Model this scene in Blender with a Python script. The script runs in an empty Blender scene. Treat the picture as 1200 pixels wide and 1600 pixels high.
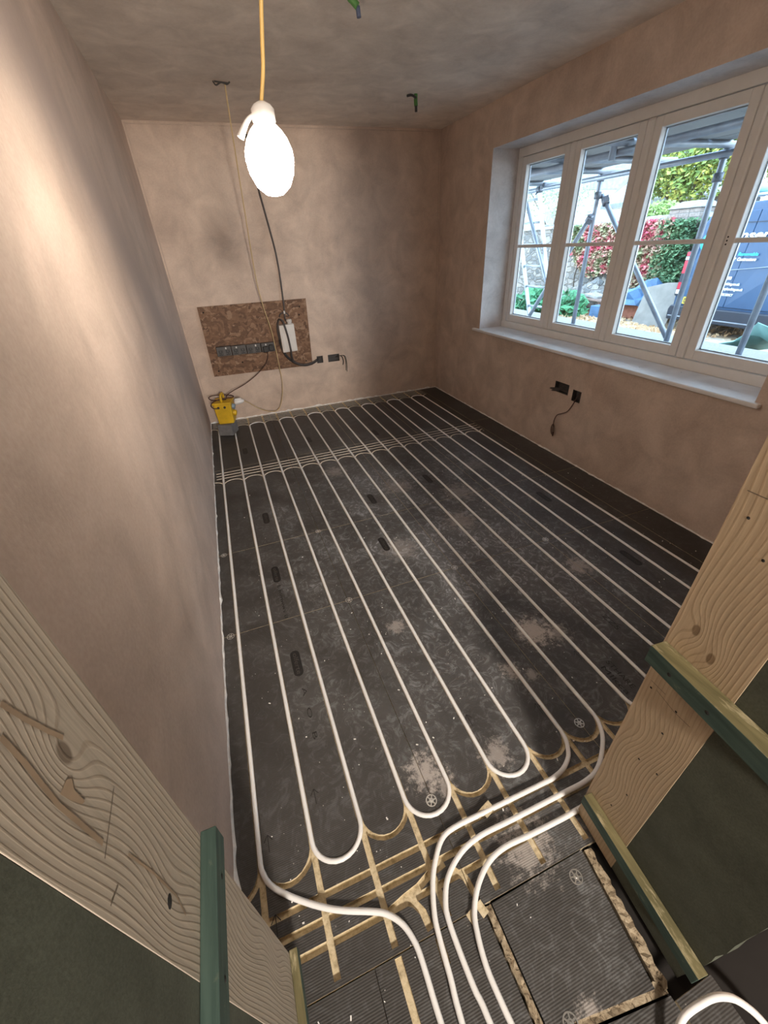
import bpy, bmesh, math, random
from mathutils import Vector, Matrix
from mathutils.geometry import delaunay_2d_cdt

sc = bpy.context.scene
COL = sc.collection
rnd = random.Random(7)
PI = math.pi

# ------------------------------------------------------------------ camera
W, H, NEAR = 2.6006, 2.3157, -4.47          # room width, ceiling height, hall side of the doorway wall
CAM = Vector((0.31987, -4.42361, 1.46823))
RC = ((0.9335370, -0.3554518, -0.0465039), (-0.2323935, -0.5012993, -0.8334820), (0.2729503, 0.7888935, -0.5505862))
FPX = 631.63
cam = bpy.data.objects.new('camera', bpy.data.cameras.new('camera'))
COL.objects.link(cam)
cam.data.sensor_fit = 'VERTICAL'
cam.data.sensor_height = 24.0
cam.data.lens = FPX / 1600.0 * 24.0
cam.data.clip_start = 0.02
cam.data.clip_end = 200
m = Matrix.Identity(4)
for i in range(3):
    m[i][0] = RC[0][i]; m[i][1] = -RC[1][i]; m[i][2] = -RC[2][i]; m[i][3] = CAM[i]
cam.matrix_world = m
sc.camera = cam

def px(u, v, axis, val):
    """photo pixel -> the point of the plane (axis = val) seen there"""
    c = ((u - 600) / FPX, (v - 800) / FPX, 1.0)
    d = Vector([sum(RC[r][i] * c[r] for r in range(3)) for i in range(3)])
    return CAM + d * ((val - CAM[axis]) / d[axis])

# ------------------------------------------------------------------ world, light, exposure
SKY_STRENGTH, LAMP_STRENGTH, HALL_FILL_W = 6.4, 106.0, 540.0
wd = bpy.data.worlds.new('overcast_sky'); sc.world = wd
wd.use_nodes = True
nt = wd.node_tree; nt.nodes.clear()
wo = nt.nodes.new('ShaderNodeOutputWorld'); wb = nt.nodes.new('ShaderNodeBackground')
wtc = nt.nodes.new('ShaderNodeTexCoord'); wsx = nt.nodes.new('ShaderNodeSeparateXYZ'); wr = nt.nodes.new('ShaderNodeValToRGB')
nt.links.new(wtc.outputs['Generated'], wsx.inputs[0]); nt.links.new(wsx.outputs['Z'], wr.inputs[0])
wr.color_ramp.elements[0].position = 0.0; wr.color_ramp.elements[0].color = (0.74, 0.88, 1.0, 1)
wr.color_ramp.elements[1].position = 0.9; wr.color_ramp.elements[1].color = (0.52, 0.74, 1.0, 1)
nt.links.new(wr.outputs[0], wb.inputs[0]); wb.inputs[1].default_value = SKY_STRENGTH
nt.links.new(wb.outputs[0], wo.inputs[0])
hl_ = bpy.data.lights.new('hall_fill_light', 'POINT'); hl_.energy = HALL_FILL_W; hl_.color = (1.0, 0.89, 0.77); hl_.shadow_soft_size = 0.18
hlo = bpy.data.objects.new('hall_fill_light', hl_); COL.objects.link(hlo); hlo.location = (0.58, -6.9, 1.85)      # unseen fill light added behind the camera to brighten far wall and floor
sc.view_settings.view_transform = 'Standard'
sc.view_settings.look = 'None'
sc.view_settings.gamma = 1.0
sc.view_settings.use_curve_mapping = False
sc.view_settings.exposure = 0.22
try:
    sc.cycles.use_denoising = True
    sc.cycles.max_bounces = 14
    sc.cycles.diffuse_bounces = 8
    sc.cycles.transparent_max_bounces = 24
    sc.cycles.caustics_reflective = False
    sc.cycles.caustics_refractive = False
    sc.cycles.sample_clamp_indirect = 8.0
except Exception:
    pass

# ------------------------------------------------------------------ material helpers
class NM:
    def __init__(s, name):
        s.m = bpy.data.materials.new(name); s.m.use_nodes = True
        s.t = s.m.node_tree; s.t.nodes.clear()
        s.out = s.t.nodes.new('ShaderNodeOutputMaterial')
        s.b = s.t.nodes.new('ShaderNodeBsdfPrincipled')
        s.t.links.new(s.b.outputs[0], s.out.inputs[0])
        s.tc = s.t.nodes.new('ShaderNodeTexCoord')
        s.b.inputs['Roughness'].default_value = 0.8
    def n(s, kind, **kw):
        o = s.t.nodes.new('ShaderNode' + kind)
        for k, v in kw.items(): setattr(o, k, v)
        return o
    def lk(s, a, b): s.t.links.new(a, b)
    def put(s, sock, v):
        if hasattr(v, 'is_output') or isinstance(v, bpy.types.NodeSocket): s.lk(v, sock)
        else: sock.default_value = v
    def obj(s, scale=(1, 1, 1), rot=(0, 0, 0), loc=(0, 0, 0), src=None):
        mp = s.n('Mapping'); mp.inputs['Scale'].default_value = scale; mp.inputs['Rotation'].default_value = rot; mp.inputs['Location'].default_value = loc
        s.lk(src or s.tc.outputs['Object'], mp.inputs[0]); return mp.outputs[0]
    def noise(s, vec, scale, detail=4, rough=0.55, dist=0.0):
        o = s.n('TexNoise'); s.lk(vec, o.inputs['Vector'])
        o.inputs['Scale'].default_value = scale; o.inputs['Detail'].default_value = detail
        o.inputs['Roughness'].default_value = rough; o.inputs['Distortion'].default_value = dist
        return o.outputs[0]
    def voro(s, vec, scale, out='Color', feature='F1'):
        o = s.n('TexVoronoi', feature=feature); s.lk(vec, o.inputs['Vector']); o.inputs['Scale'].default_value = scale
        return o.outputs[out]
    def ramp(s, fac, stops):
        o = s.n('ValToRGB'); e = o.color_ramp.elements
        while len(e) < len(stops): e.new(0.5)
        for i, (p, c) in enumerate(stops):
            e[i].position = p; e[i].color = (c[0], c[1], c[2], 1) if hasattr(c, '__len__') else (c, c, c, 1)
        s.lk(fac, o.inputs[0]); return o.outputs[0]
    def mix(s, fac, a, b, mode='MIX'):
        o = s.n('MixRGB', blend_type=mode)
        s.put(o.inputs[0], fac)
        for i, v in ((1, a), (2, b)):
            if hasattr(v, '__len__') and not hasattr(v, 'is_output'): o.inputs[i].default_value = (v[0], v[1], v[2], 1)
            else: s.lk(v, o.inputs[i])
        return o.outputs[0]
    def math(s, op, a, b=0.0, clamp=False):
        o = s.n('Math', operation=op); o.use_clamp = clamp
        s.put(o.inputs[0], a); s.put(o.inputs[1], b); return o.outputs[0]
    def sep(s, vec):
        o = s.n('SeparateXYZ'); s.lk(vec, o.inputs[0]); return o.outputs
    def bump(s, h, strength=0.3, dist=0.01):
        o = s.n('Bump'); o.inputs['Strength'].default_value = strength; o.inputs['Distance'].default_value = dist
        s.lk(h, o.inputs['Height']); s.lk(o.outputs[0], s.b.inputs['Normal'])
    def col(s, v):
        if hasattr(v, 'is_output'): s.lk(v, s.b.inputs['Base Color'])
        else: s.b.inputs['Base Color'].default_value = (v[0], v[1], v[2], 1)
    def rough(s, v): s.put(s.b.inputs['Roughness'], v)

def plain(name, c, rough=0.6, metal=0.0, var=0.12, scale=14.0, bump=0.0):
    k = NM(name); v = k.obj()
    f = k.noise(v, scale, 4)
    lo = tuple(x * (1 - var) for x in c); hi = tuple(min(1, x * (1 + var)) for x in c)
    k.col(k.ramp(f, [(0.3, lo), (0.7, hi)])); k.rough(rough); k.b.inputs['Metallic'].default_value = metal
    if bump: k.bump(k.noise(v, scale * 5, 5), bump, 0.004)
    return k.m

def plaster(name, pale, mid, dark, stretch, seed=0.0, scale=1.0, damp_shade=None):
    """fresh pink skim, drying in patches, with trowel streaks and its slight waviness"""
    k = NM(name)
    v = k.obj(scale=stretch, loc=(seed, seed * 0.7, seed * 1.3))
    w = k.obj(loc=(seed, 0, 0))
    a = k.noise(v, 1.5 * scale, 7, 0.58, 0.9)
    b = k.noise(w, 5.0 * scale, 6, 0.62, 0.5)
    c = k.noise(w, 90.0, 3, 0.5)
    col = k.ramp(a, [(0.30, dark), (0.48, mid), (0.66, pale)])
    col = k.mix(0.55, col, k.ramp(b, [(0.32, tuple(x * 0.74 for x in mid)), (0.68, tuple(min(1, x * 1.16) for x in pale))]))
    col = k.mix(0.12, col, k.ramp(c, [(0.3, 0.25), (0.7, 0.8)]), 'OVERLAY')
    if damp_shade:                        # a band of dampness that also paints in lamp shade at its top: (slope, offset, width, colour) across the wall
        p = k.sep(k.tc.outputs['Object'])
        t = k.math('ADD', k.math('ADD', p[2], k.math('MULTIPLY', p[1], damp_shade[0])), k.math('ADD', k.math('MULTIPLY', k.math('SUBTRACT', a, 0.5), 0.9), damp_shade[1]))
        e = k.math('POWER', 2.718, k.math('MULTIPLY', k.math('POWER', k.math('ABSOLUTE', k.math('DIVIDE', t, damp_shade[2])), 2.0), -1.0))
        col = k.mix(k.math('MULTIPLY', e, 0.72), col, damp_shade[3])
    k.col(col); k.rough(k.ramp(b, [(0.3, 0.62), (0.7, 0.85)]))
    k.bump(k.mix(0.25, k.noise(v, 3.0, 4), c), 0.12, 0.02)
    return k.m

def wood(name, axis, light, dark, knots=(), ring=26.0, across=1, seed=0.0, contrast=1.0, wob=2.6):
    """sawn softwood, grain along `axis`, bending round its knots; knots = [(along, across, radius)]"""
    k = NM(name); p = k.sep(k.tc.outputs['Object'])
    al, ac = p[axis], p[across]
    low = k.obj(scale=tuple(0.8 if i == axis else 3.0 for i in range(3)), loc=(seed, seed, seed))
    n1 = k.noise(low, 1.3, 3, 0.5)
    g = k.math('ADD', k.math('MULTIPLY', ac, ring), k.math('MULTIPLY', n1, wob))
    kmask = None
    for (ka, kc, kr, kd) in knots:
        da = k.math('SUBTRACT', al, ka); dc = k.math('SUBTRACT', ac, kc)
        r2 = k.math('ADD', k.math('POWER', k.math('MULTIPLY', da, 0.55), 2.0), k.math('POWER', dc, 2.0))
        fall = k.math('POWER', 2.718, k.math('MULTIPLY', r2, -1.0 / (kr * 2.2) ** 2))
        g = k.math('ADD', g, k.math('MULTIPLY', fall, 2.6))
        km = k.math('MULTIPLY', k.math('POWER', 2.718, k.math('MULTIPLY', r2, -1.0 / (kr * 0.8) ** 2)), kd)
        kmask = km if kmask is None else k.math('MAXIMUM', kmask, km)
    s_ = k.math('SINE', k.math('MULTIPLY', g, 2 * PI))
    lines = k.ramp(k.math('ADD', k.math('MULTIPLY', s_, 0.5), 0.5), [(0.0, 0.0), (0.72, 0.12), (0.97, 1.0)])
    fine = k.noise(k.obj(scale=tuple(3.0 if i == axis else 160.0 for i in range(3))), 1.0, 3, 0.6)
    tone = k.noise(k.obj(loc=(seed, 0, 0)), 3.0, 3)
    base = k.mix(k.ramp(tone, [(0.3, 0.0), (0.7, 1.0)]), light, tuple(x * 0.86 for x in light))
    col = k.mix(k.math('MULTIPLY', lines, 0.62 * contrast), base, dark)
    col = k.mix(0.22, col, k.ramp(fine, [(0.3, 0.2), (0.7, 0.8)]), 'OVERLAY')
    if kmask is not None:
        col = k.mix(k.ramp(kmask, [(0.35, 0.0), (0.6, 0.85)]), col, tuple(x * 0.55 for x in dark))
    k.col(col); k.rough(0.62); k.bump(k.mix(0.5, lines, fine), 0.18, 0.002)
    return k.m

# ------------------------------------------------------------------ mesh helpers
def wloc(o):
    v = Vector((0, 0, 0))
    while o is not None: v += o.location; o = o.parent
    return v

class MB:
    def __init__(s): s.bm = bmesh.new()
    def box(s, x0, x1, y0, y1, z0, z1, mi=0):
        return s.hexa([(x0, y0, z0), (x1, y0, z0), (x1, y1, z0), (x0, y1, z0), (x0, y0, z1), (x1, y0, z1), (x1, y1, z1), (x0, y1, z1)], mi)
    def hexa(s, pts, mi=0):
        v = [s.bm.verts.new(p) for p in pts]
        for f in ((0, 3, 2, 1), (4, 5, 6, 7), (0, 1, 5, 4), (1, 2, 6, 5), (2, 3, 7, 6), (3, 0, 4, 7)):
            fc = s.bm.faces.new([v[i] for i in f]); fc.material_index = mi
        return v
    def obox(s, c, ux, uy, uz, dx, dy, dz, mi=0):
        c, ux, uy, uz = Vector(c), Vector(ux).normalized(), Vector(uy).normalized(), Vector(uz).normalized()
        pts = []
        for k in (-1, 1):
            for (i, j) in ((-1, -1), (1, -1), (1, 1), (-1, 1)):
                pts.append(c + ux * dx / 2 * i + uy * dy / 2 * j + uz * dz / 2 * k)
        return s.hexa(pts, mi)
    def poly(s, pts, mi=0):
        f = s.bm.faces.new([s.bm.verts.new(p) for p in pts]); f.material_index = mi; return f
    def prism(s, pts, d, mi=0):
        d = Vector(d); n = len(pts)
        a = [s.bm.verts.new(p) for p in pts]; b = [s.bm.verts.new(Vector(p) + d) for p in pts]
        for f in ([a[i] for i in range(n)][::-1], b): s.bm.faces.new(f).material_index = mi
        for i in range(n):
            s.bm.faces.new((a[i], a[(i + 1) % n], b[(i + 1) % n], b[i])).material_index = mi
    def tube(s, pts, r, seg=8, cap=True, mi=0, closed=False):
        pts = [Vector(p) for p in pts]; n = len(pts); rings = []; nrm = None
        for i, p in enumerate(pts):
            if closed: t = (pts[(i + 1) % n] - pts[i - 1]).normalized()
            else: t = (pts[min(i + 1, n - 1)] - pts[max(i - 1, 0)]).normalized()
            if nrm is None:
                nrm = t.orthogonal().normalized()
            else:
                nrm = (nrm - t * nrm.dot(t)); nrm = nrm.normalized() if nrm.length > 1e-6 else t.orthogonal().normalized()
            bn = t.cross(nrm)
            rr = r(i / (n - 1)) if callable(r) else r
            rings.append([s.bm.verts.new(p + (nrm * math.cos(2 * PI * k / seg) + bn * math.sin(2 * PI * k / seg)) * rr) for k in range(seg)])
        m_ = n if closed else n - 1
        for i in range(m_):
            A, B = rings[i], rings[(i + 1) % n]
            for k in range(seg):
                f = s.bm.faces.new((A[k], A[(k + 1) % seg], B[(k + 1) % seg], B[k])); f.material_index = mi; f.smooth = True
        if cap and not closed:
            s.bm.faces.new(rings[0][::-1]).material_index = mi; s.bm.faces.new(rings[-1]).material_index = mi
    def cyl(s, a, b, r, seg=12, mi=0): s.tube([a, b], r, seg, True, mi)
    def lathe(s, prof, c, axis=(0, 0, 1), seg=24, mi=0):
        """profile [(radius, height)] turned about `axis` through c"""
        c = Vector(c); ax = Vector(axis).normalized(); u = ax.orthogonal().normalized(); v = ax.cross(u); rings = []
        for (r, h) in prof:
            if r < 1e-6: rings.append([s.bm.verts.new(c + ax * h)])
            else: rings.append([s.bm.verts.new(c + ax * h + (u * math.cos(2 * PI * k / seg) + v * math.sin(2 * PI * k / seg)) * r) for k in range(seg)])
        for A, B in zip(rings, rings[1:]):
            for k in range(seg):
                a, b = A[k % len(A)], A[(k + 1) % len(A)]; c2, d = B[(k + 1) % len(B)], B[k % len(B)]
                q = [a, b, c2, d]; q2 = []
                for x in q:
                    if x not in q2: q2.append(x)
                if len(q2) >= 3:
                    f = s.bm.faces.new(q2); f.material_index = mi; f.smooth = True
    def build(s, name, mats, parent=None, bevel=0.0, smooth=False, recalc=True):
        if recalc: bmesh.ops.recalc_face_normals(s.bm, faces=s.bm.faces)
        off = wloc(parent)
        for v in s.bm.verts: v.co -= off
        me = bpy.data.meshes.new(name); s.bm.to_mesh(me); s.bm.free()
        o = bpy.data.objects.new(name, me); COL.objects.link(o)
        for q in (mats if isinstance(mats, (list, tuple)) else [mats]): me.materials.append(q)
        if parent is not None: o.parent = parent
        if smooth:
            for p in me.polygons: p.use_smooth = True
        if bevel:
            bv = o.modifiers.new('bevel', 'BEVEL'); bv.width = bevel; bv.segments = 2; bv.limit_method = 'ANGLE'; bv.angle_limit = math.radians(40)
        return o

def tag(o, label=None, cat=None, group=None, kind=None):
    if label: o['label'] = label
    if cat: o['category'] = cat
    if group: o['group'] = group
    if kind: o['kind'] = kind
    return o

def empty(name, loc, label=None, cat=None, group=None, kind=None):
    o = bpy.data.objects.new(name, None); COL.objects.link(o); o.location = loc; o.empty_display_size = 0.05
    return tag(o, label, cat, group, kind)

def lettering(txt, size, origin, right, up, mat_, parent, name='lettering', shear=0.0, thick=0.0006, space=1.0, align='LEFT', width=None, bold=0.0):
    """flat raised lettering as a mesh; origin = left end of the base line"""
    cu = bpy.data.curves.new(name, 'FONT'); cu.body = txt; cu.size = size; cu.shear = shear; cu.extrude = thick
    cu.space_character = space; cu.align_x = align; cu.offset = bold; cu.resolution_u = 3
    tmp = bpy.data.objects.new(name, cu); COL.objects.link(tmp)
    dg = bpy.context.evaluated_depsgraph_get(); me = bpy.data.meshes.new_from_object(tmp.evaluated_get(dg))
    bpy.data.objects.remove(tmp)
    r = Vector(right).normalized(); u = Vector(up).normalized(); n = r.cross(u)
    xs = [v.co.x for v in me.vertices] or [0, 1]
    k = 1.0
    if width: k = width / max(1e-6, max(xs) - min(xs))
    off = wloc(parent) if parent else Vector((0, 0, 0))
    for v in me.vertices: v.co = Vector(origin) + r * v.co.x * k + u * v.co.y + n * v.co.z - off
    me.materials.clear(); me.materials.append(mat_)
    o = bpy.data.objects.new(name, me); COL.objects.link(o)
    if parent: o.parent = parent
    return o

def smooth_path(pts, sub=6):
    """Catmull-Rom through the points"""
    P = [Vector(p) for p in pts]; P = [P[0] * 2 - P[1]] + P + [P[-1] * 2 - P[-2]]; out = []
    for i in range(1, len(P) - 2):
        p0, p1, p2, p3 = P[i - 1:i + 3]
        for j in range(sub):
            t = j / sub
            out.append(0.5 * ((2 * p1) + (p2 - p0) * t + (2 * p0 - 5 * p1 + 4 * p2 - p3) * t * t + (3 * p1 - p0 - 3 * p2 + p3) * t ** 3))
    out.append(P[-2]); return out

# ------------------------------------------------------------------ materials
M = {}
PK = ((0.72, 0.585, 0.485), (0.63, 0.495, 0.41), (0.42, 0.30, 0.23))
M['plaster_left'] = plaster('plaster_left', (0.68, 0.56, 0.49), (0.62, 0.50, 0.43), (0.53, 0.42, 0.36), (1, 1.0, 0.35), 3.1, 0.7, (0.70, -0.10, 0.30, (0.38, 0.32, 0.30)))
M['plaster_back'] = plaster('plaster_back', PK[0], PK[1], PK[2], (1, 1, 0.5), 11.3, 1.0)
M['plaster_right'] = plaster('plaster_right', (0.68, 0.56, 0.48), (0.58, 0.46, 0.385), (0.45, 0.33, 0.265), (1, 1, 0.55), 5.7, 1.0)
M['plaster_ceiling'] = plaster('plaster_ceiling', (0.86, 0.80, 0.73), (0.77, 0.70, 0.63), (0.60, 0.51, 0.44), (0.5, 1, 1), 8.2, 1.1)
M['plaster_reveal'] = plaster('plaster_reveal', (0.70, 0.67, 0.66), (0.62, 0.58, 0.57), (0.50, 0.45, 0.43), (1, 1, 0.6), 2.2, 1.3)
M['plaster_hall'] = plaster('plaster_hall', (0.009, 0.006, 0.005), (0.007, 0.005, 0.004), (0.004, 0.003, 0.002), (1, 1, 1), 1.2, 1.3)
M['white_lip'] = plain('white_plaster_edge', (0.88, 0.86, 0.84), 0.9, var=0.15, scale=40, bump=0.4)
M['bead'] = plain('plaster_bead', (0.58, 0.46, 0.38), 0.8)
M['paint_frame'] = plain('cream_painted_timber', (0.82, 0.80, 0.77), 0.45, var=0.03)
M['sill_paint'] = plain('dusty_white_sill', (0.80, 0.79, 0.79), 0.5, var=0.08, scale=9)
M['spacer'] = plain('window_spacer', (0.50, 0.55, 0.62), 0.35, 0.6)
M['dark_gap'] = plain('dark_hole', (0.012, 0.010, 0.009), 0.9)
M['pipe'] = plain('white_plastic_pipe', (0.89, 0.89, 0.885), 0.38, var=0.05, scale=5)
M['subfloor'] = plain('dark_subfloor', (0.012, 0.010, 0.009), 0.95)
M['zinc'] = plain('galvanised_steel', (0.62, 0.62, 0.60), 0.35, 0.75, scale=60)
M['stamp'] = plain('stamp_ink', (0.010, 0.009, 0.009), 0.55, var=0.3)
M['stamp_pale'] = plain('stamp_letters', (0.060, 0.054, 0.050), 0.7)
M['black_plastic'] = plain('black_plastic', (0.022, 0.021, 0.022), 0.45)
M['grey_metal'] = plain('dark_grey_metal', (0.085, 0.08, 0.08), 0.42, 0.35)
M['white_plastic'] = plain('white_plastic', (0.76, 0.74, 0.72), 0.4, var=0.03)
M['cable_dark'] = plain('dark_grey_cable', (0.075, 0.065, 0.065), 0.5)
M['cable_yellow'] = plain('yellow_cable', (0.72, 0.48, 0.16), 0.5, var=0.08)
M['cable_cream'] = plain('cream_cable', (0.66, 0.50, 0.27), 0.5, var=0.08)
M['cable_brown'] = plain('brown_cable', (0.06, 0.022, 0.014), 0.5)
M['cable_green'] = plain('green_sleeve', (0.10, 0.28, 0.08), 0.5)
M['cable_blue'] = plain('blue_grey_sleeve', (0.10, 0.13, 0.22), 0.5)
M['yellow'] = plain('worn_yellow_plastic', (0.70, 0.44, 0.02), 0.45, var=0.18, scale=10)
M['concrete'] = plain('grey_concrete', (0.17, 0.168, 0.175), 0.9, var=0.2, scale=22, bump=0.3)
M['blue_socket'] = plain('blue_grey_socket', (0.22, 0.28, 0.34), 0.5)

# floor board membrane: black ribbed plastic, dusty
k = NM('black_floor_membrane'); v = k.obj(); p = k.sep(v)
dust = k.noise(v, 2.1, 7, 0.62, 1.2); dust2 = k.noise(v, 15.0, 10, 0.78, 2.4); fine = k.noise(v, 130, 3, 0.6)
cx = k.math('SUBTRACT', p[0], 1.22); cy = k.math('SUBTRACT', p[1], -2.6)
r2 = k.math('ADD', k.math('MULTIPLY', k.math('POWER', cx, 2.0), 1.5), k.math('MULTIPLY', k.math('POWER', cy, 2.0), 0.55))
tread = k.math('POWER', 2.718, k.math('MULTIPLY', r2, -1.0))
d1 = k.ramp(dust, [(0.42, 0.0), (0.68, 1.0)]); d2 = k.ramp(dust2, [(0.50, 0.0), (0.62, 1.0)])
dm = k.math('MULTIPLY', k.math('MULTIPLY', k.math('ADD', d1, 0.45), k.math('ADD', k.math('MULTIPLY', d2, 0.85), 0.20)), k.math('ADD', k.math('MULTIPLY', tread, 1.0), 0.10), True)
wv = k.n('TexWave', wave_type='BANDS', bands_direction='Y'); k.lk(v, wv.inputs['Vector']); wv.inputs['Scale'].default_value = 62.0; wv.inputs['Distortion'].default_value = 0.0
base = k.mix(wv.outputs[0], (0.015, 0.0132, 0.012), (0.044, 0.039, 0.0355))
base = k.mix(k.math('MULTIPLY', k.ramp(dust, [(0.3, 0.0), (0.7, 1.0)]), 0.55), base, (0.080, 0.075, 0.070))
c1 = k.mix(k.math('MULTIPLY', dm, 0.9), base, (0.345, 0.36, 0.38))
for (ax_, ay_, ar_, st_) in ((1.315, -3.505, 0.10, 0.9), (1.40, -3.55, 0.07, 0.45), (0.612, -3.845, 0.075, 0.8), (0.655, -3.90, 0.05, 0.5), (0.865, -3.885, 0.065, 0.55),
                             (1.10, -3.63, 0.05, 0.6), (1.17, -3.68, 0.035, 0.5), (1.80, -3.24, 0.085, 0.55), (0.76, -3.235, 0.05, 0.5), (1.0, -2.72, 0.13, 0.28), (0.80, -4.13, 0.10, 0.6),
                             (1.62, -2.30, 0.16, 0.30), (1.25, -2.05, 0.14, 0.26), (0.90, -1.62, 0.12, 0.30), (1.95, -2.0, 0.13, 0.2), (1.45, -2.62, 0.13, 0.34), (0.74, -4.44, 0.035, 0.5)):
    dx_ = k.math('SUBTRACT', p[0], ax_); dy_ = k.math('SUBTRACT', p[1], ay_)
    rr = k.math('SQRT', k.math('ADD', k.math('POWER', dx_, 2.0), k.math('POWER', dy_, 2.0)))
    mm = k.math('ADD', k.math('DIVIDE', rr, ar_), k.math('MULTIPLY', k.math('SUBTRACT', k.noise(v, 34, 8, 0.82), 0.5), 4.4))
    c1 = k.mix(k.math('MULTIPLY', k.ramp(mm, [(0.35, 1.0), (0.85, 0.0)]), st_ * 0.9), c1, (0.56, 0.51, 0.475))
sp = k.voro(v, 26.0, 'Distance'); c1 = k.mix(k.math('MULTIPLY', k.ramp(sp, [(0.035, 1.0), (0.055, 0.0)]), k.ramp(k.noise(v, 3.3, 2), [(0.5, 0.0), (0.62, 0.8)])), c1, (0.62, 0.58, 0.53))
k.col(c1); k.rough(k.ramp(k.math('ADD', dm, k.math('MULTIPLY', fine, 0.3)), [(0.1, 0.50), (0.8, 0.85)]))
k.bump(k.mix(0.35, wv.outputs[0], fine), 0.35, 0.002); M['membrane'] = k.m

k = NM('cream_foam'); v = k.obj()
f = k.noise(v, 60, 5, 0.7); k.col(k.ramp(f, [(0.30, (0.32, 0.255, 0.155)), (0.5, (0.60, 0.505, 0.335)), (0.75, (0.72, 0.64, 0.48))])); k.rough(0.9); k.bump(f, 0.5, 0.004); M['foam'] = k.m

k2 = NM('dirty_torn_foam'); v2 = k2.obj(); f2 = k2.noise(v2, 75, 6, 0.75, 0.8)
k2.col(k2.ramp(f2, [(0.38, (0.05, 0.035, 0.022)), (0.46, (0.30, 0.235, 0.155)), (0.62, (0.46, 0.385, 0.275))])); k2.rough(0.95); k2.bump(f2, 0.6, 0.004); M['foam_dirty'] = k2.m
M['foam_pale'] = plain('pale_foam_groove', (0.74, 0.69, 0.60), 0.9, var=0.1, scale=20)
k = NM('osb'); v = k.obj()
wn = k.noise(v, 7.0, 3); ad = k.n('VectorMath', operation='ADD'); k.lk(k.obj(scale=(15, 15, 34)), ad.inputs[0]); mx_ = k.n('VectorMath', operation='SCALE'); k.lk(k.t.nodes[wn.node.name].outputs[1], mx_.inputs[0]); mx_.inputs['Scale'].default_value = 9.0; k.lk(mx_.outputs[0], ad.inputs[1])
vc = k.sep(k.voro(ad.outputs[0], 1.0)); flk = k.noise(k.obj(scale=(20, 20, 160)), 1.0, 3)
c1 = k.ramp(vc[0], [(0.0, (0.115, 0.058, 0.032)), (0.45, (0.20, 0.105, 0.058)), (0.8, (0.26, 0.145, 0.085)), (1.0, (0.36, 0.23, 0.15))])
k.col(k.mix(0.25, c1, k.ramp(flk, [(0.3, 0.2), (0.7, 0.8)]), 'OVERLAY')); k.rough(0.65); k.bump(vc[1], 0.25, 0.003); M['osb'] = k.m

k = NM('green_moisture_board'); v = k.obj()
f = k.noise(v, 9, 6, 0.65, 0.5); g = k.noise(v, 260, 3, 0.6)
c1 = k.ramp(f, [(0.3, (0.060, 0.066, 0.047)), (0.7, (0.098, 0.108, 0.080))]); c1 = k.mix(0.35, c1, k.ramp(g, [(0.3, 0.25), (0.7, 0.8)]), 'OVERLAY')
k.col(c1); k.rough(0.85); k.bump(g, 0.2, 0.001); M['green_board'] = k.m

k = NM('green_treated_batten'); v = k.obj()
gr = k.noise(k.obj(scale=(70, 5, 70)), 1.0, 4, 0.6); wr_ = k.noise(v, 22, 6, 0.7)
c1 = k.ramp(gr, [(0.3, (0.026, 0.055, 0.046)), (0.7, (0.070, 0.118, 0.098))])
c1 = k.mix(k.ramp(wr_, [(0.60, 0.0), (0.72, 0.5)]), c1, (0.30, 0.30, 0.20)); k.col(c1); k.rough(0.7); k.bump(gr, 0.3, 0.002); M['batten_green'] = k.m
k = NM('worn_olive_batten_face'); v = k.obj()
gr = k.noise(k.obj(scale=(70, 7, 70)), 1.0, 4, 0.6); wr_ = k.noise(k.obj(scale=(40, 9, 40)), 1.0, 6, 0.7)
c1 = k.ramp(gr, [(0.3, (0.10, 0.088, 0.038)), (0.7, (0.21, 0.18, 0.085))])
c1 = k.mix(k.ramp(wr_, [(0.55, 0.0), (0.66, 0.7)]), c1, (0.52, 0.45, 0.28)); k.col(c1); k.rough(0.75); M['batten_olive'] = k.m

M['plank_left'] = wood('spruce_left_plank', 2, (0.50, 0.435, 0.35), (0.27, 0.20, 0.14), [(1.152, -4.182, 0.010, 1.0), (1.145, -4.20, 0.02, 0.0), (0.90, -4.21, 0.018, 0.0), (0.50, -4.17, 0.022, 0.0), (0.285, -4.16, 0.02, 0.0), (0.60, -4.20, 0.02, 0.0)], 135.0, 1, 1.7, 0.62, 2.4)
M['plank_right'] = wood('spruce_right_plank', 2, (0.58, 0.45, 0.30), (0.37, 0.245, 0.135), [(0.866, -4.157, 0.010, 1.0), (0.836, -4.197, 0.010, 1.0), (0.582, -4.205, 0.02, 0.0), (0.52, -4.16, 0.018, 0.0), (0.276, -4.182, 0.022, 0.0), (1.1, -4.20, 0.03, 0.0)], 115.0, 1, 4.2, 0.46, 2.6)

k = NM('clear_glass'); k.t.nodes.remove(k.b)
tr = k.n('BsdfTransparent'); gl = k.n('BsdfGlossy'); lw = k.n('LayerWeight'); ms = k.n('MixShader')
gl.inputs['Roughness'].default_value = 0.01; tr.inputs['Color'].default_value = (0.95, 0.975, 0.985, 1)
fr_f = k.math('ADD', k.math('MULTIPLY', k.math('POWER', lw.outputs['Facing'], 5.0), 0.9), 0.045); k.lk(fr_f, ms.inputs[0]); k.lk(tr.outputs[0], ms.inputs[1]); k.lk(gl.outputs[0], ms.inputs[2]); k.lk(ms.outputs[0], k.out.inputs[0]); M['glass'] = k.m

def emit(name, c, s):
    k = NM(name); k.b.inputs['Base Color'].default_value = (0.9, 0.9, 0.88, 1)
    k.b.inputs['Emission Color'].default_value = (c[0], c[1], c[2], 1); k.b.inputs['Emission Strength'].default_value = s; return k.m
LAMPC = (1.0, 0.85, 0.69)
M['bulb'] = emit('lit_bulb', LAMPC, LAMP_STRENGTH)

M['bulb_neck'] = emit('lit_bulb_neck', LAMPC, 14.0)
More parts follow.
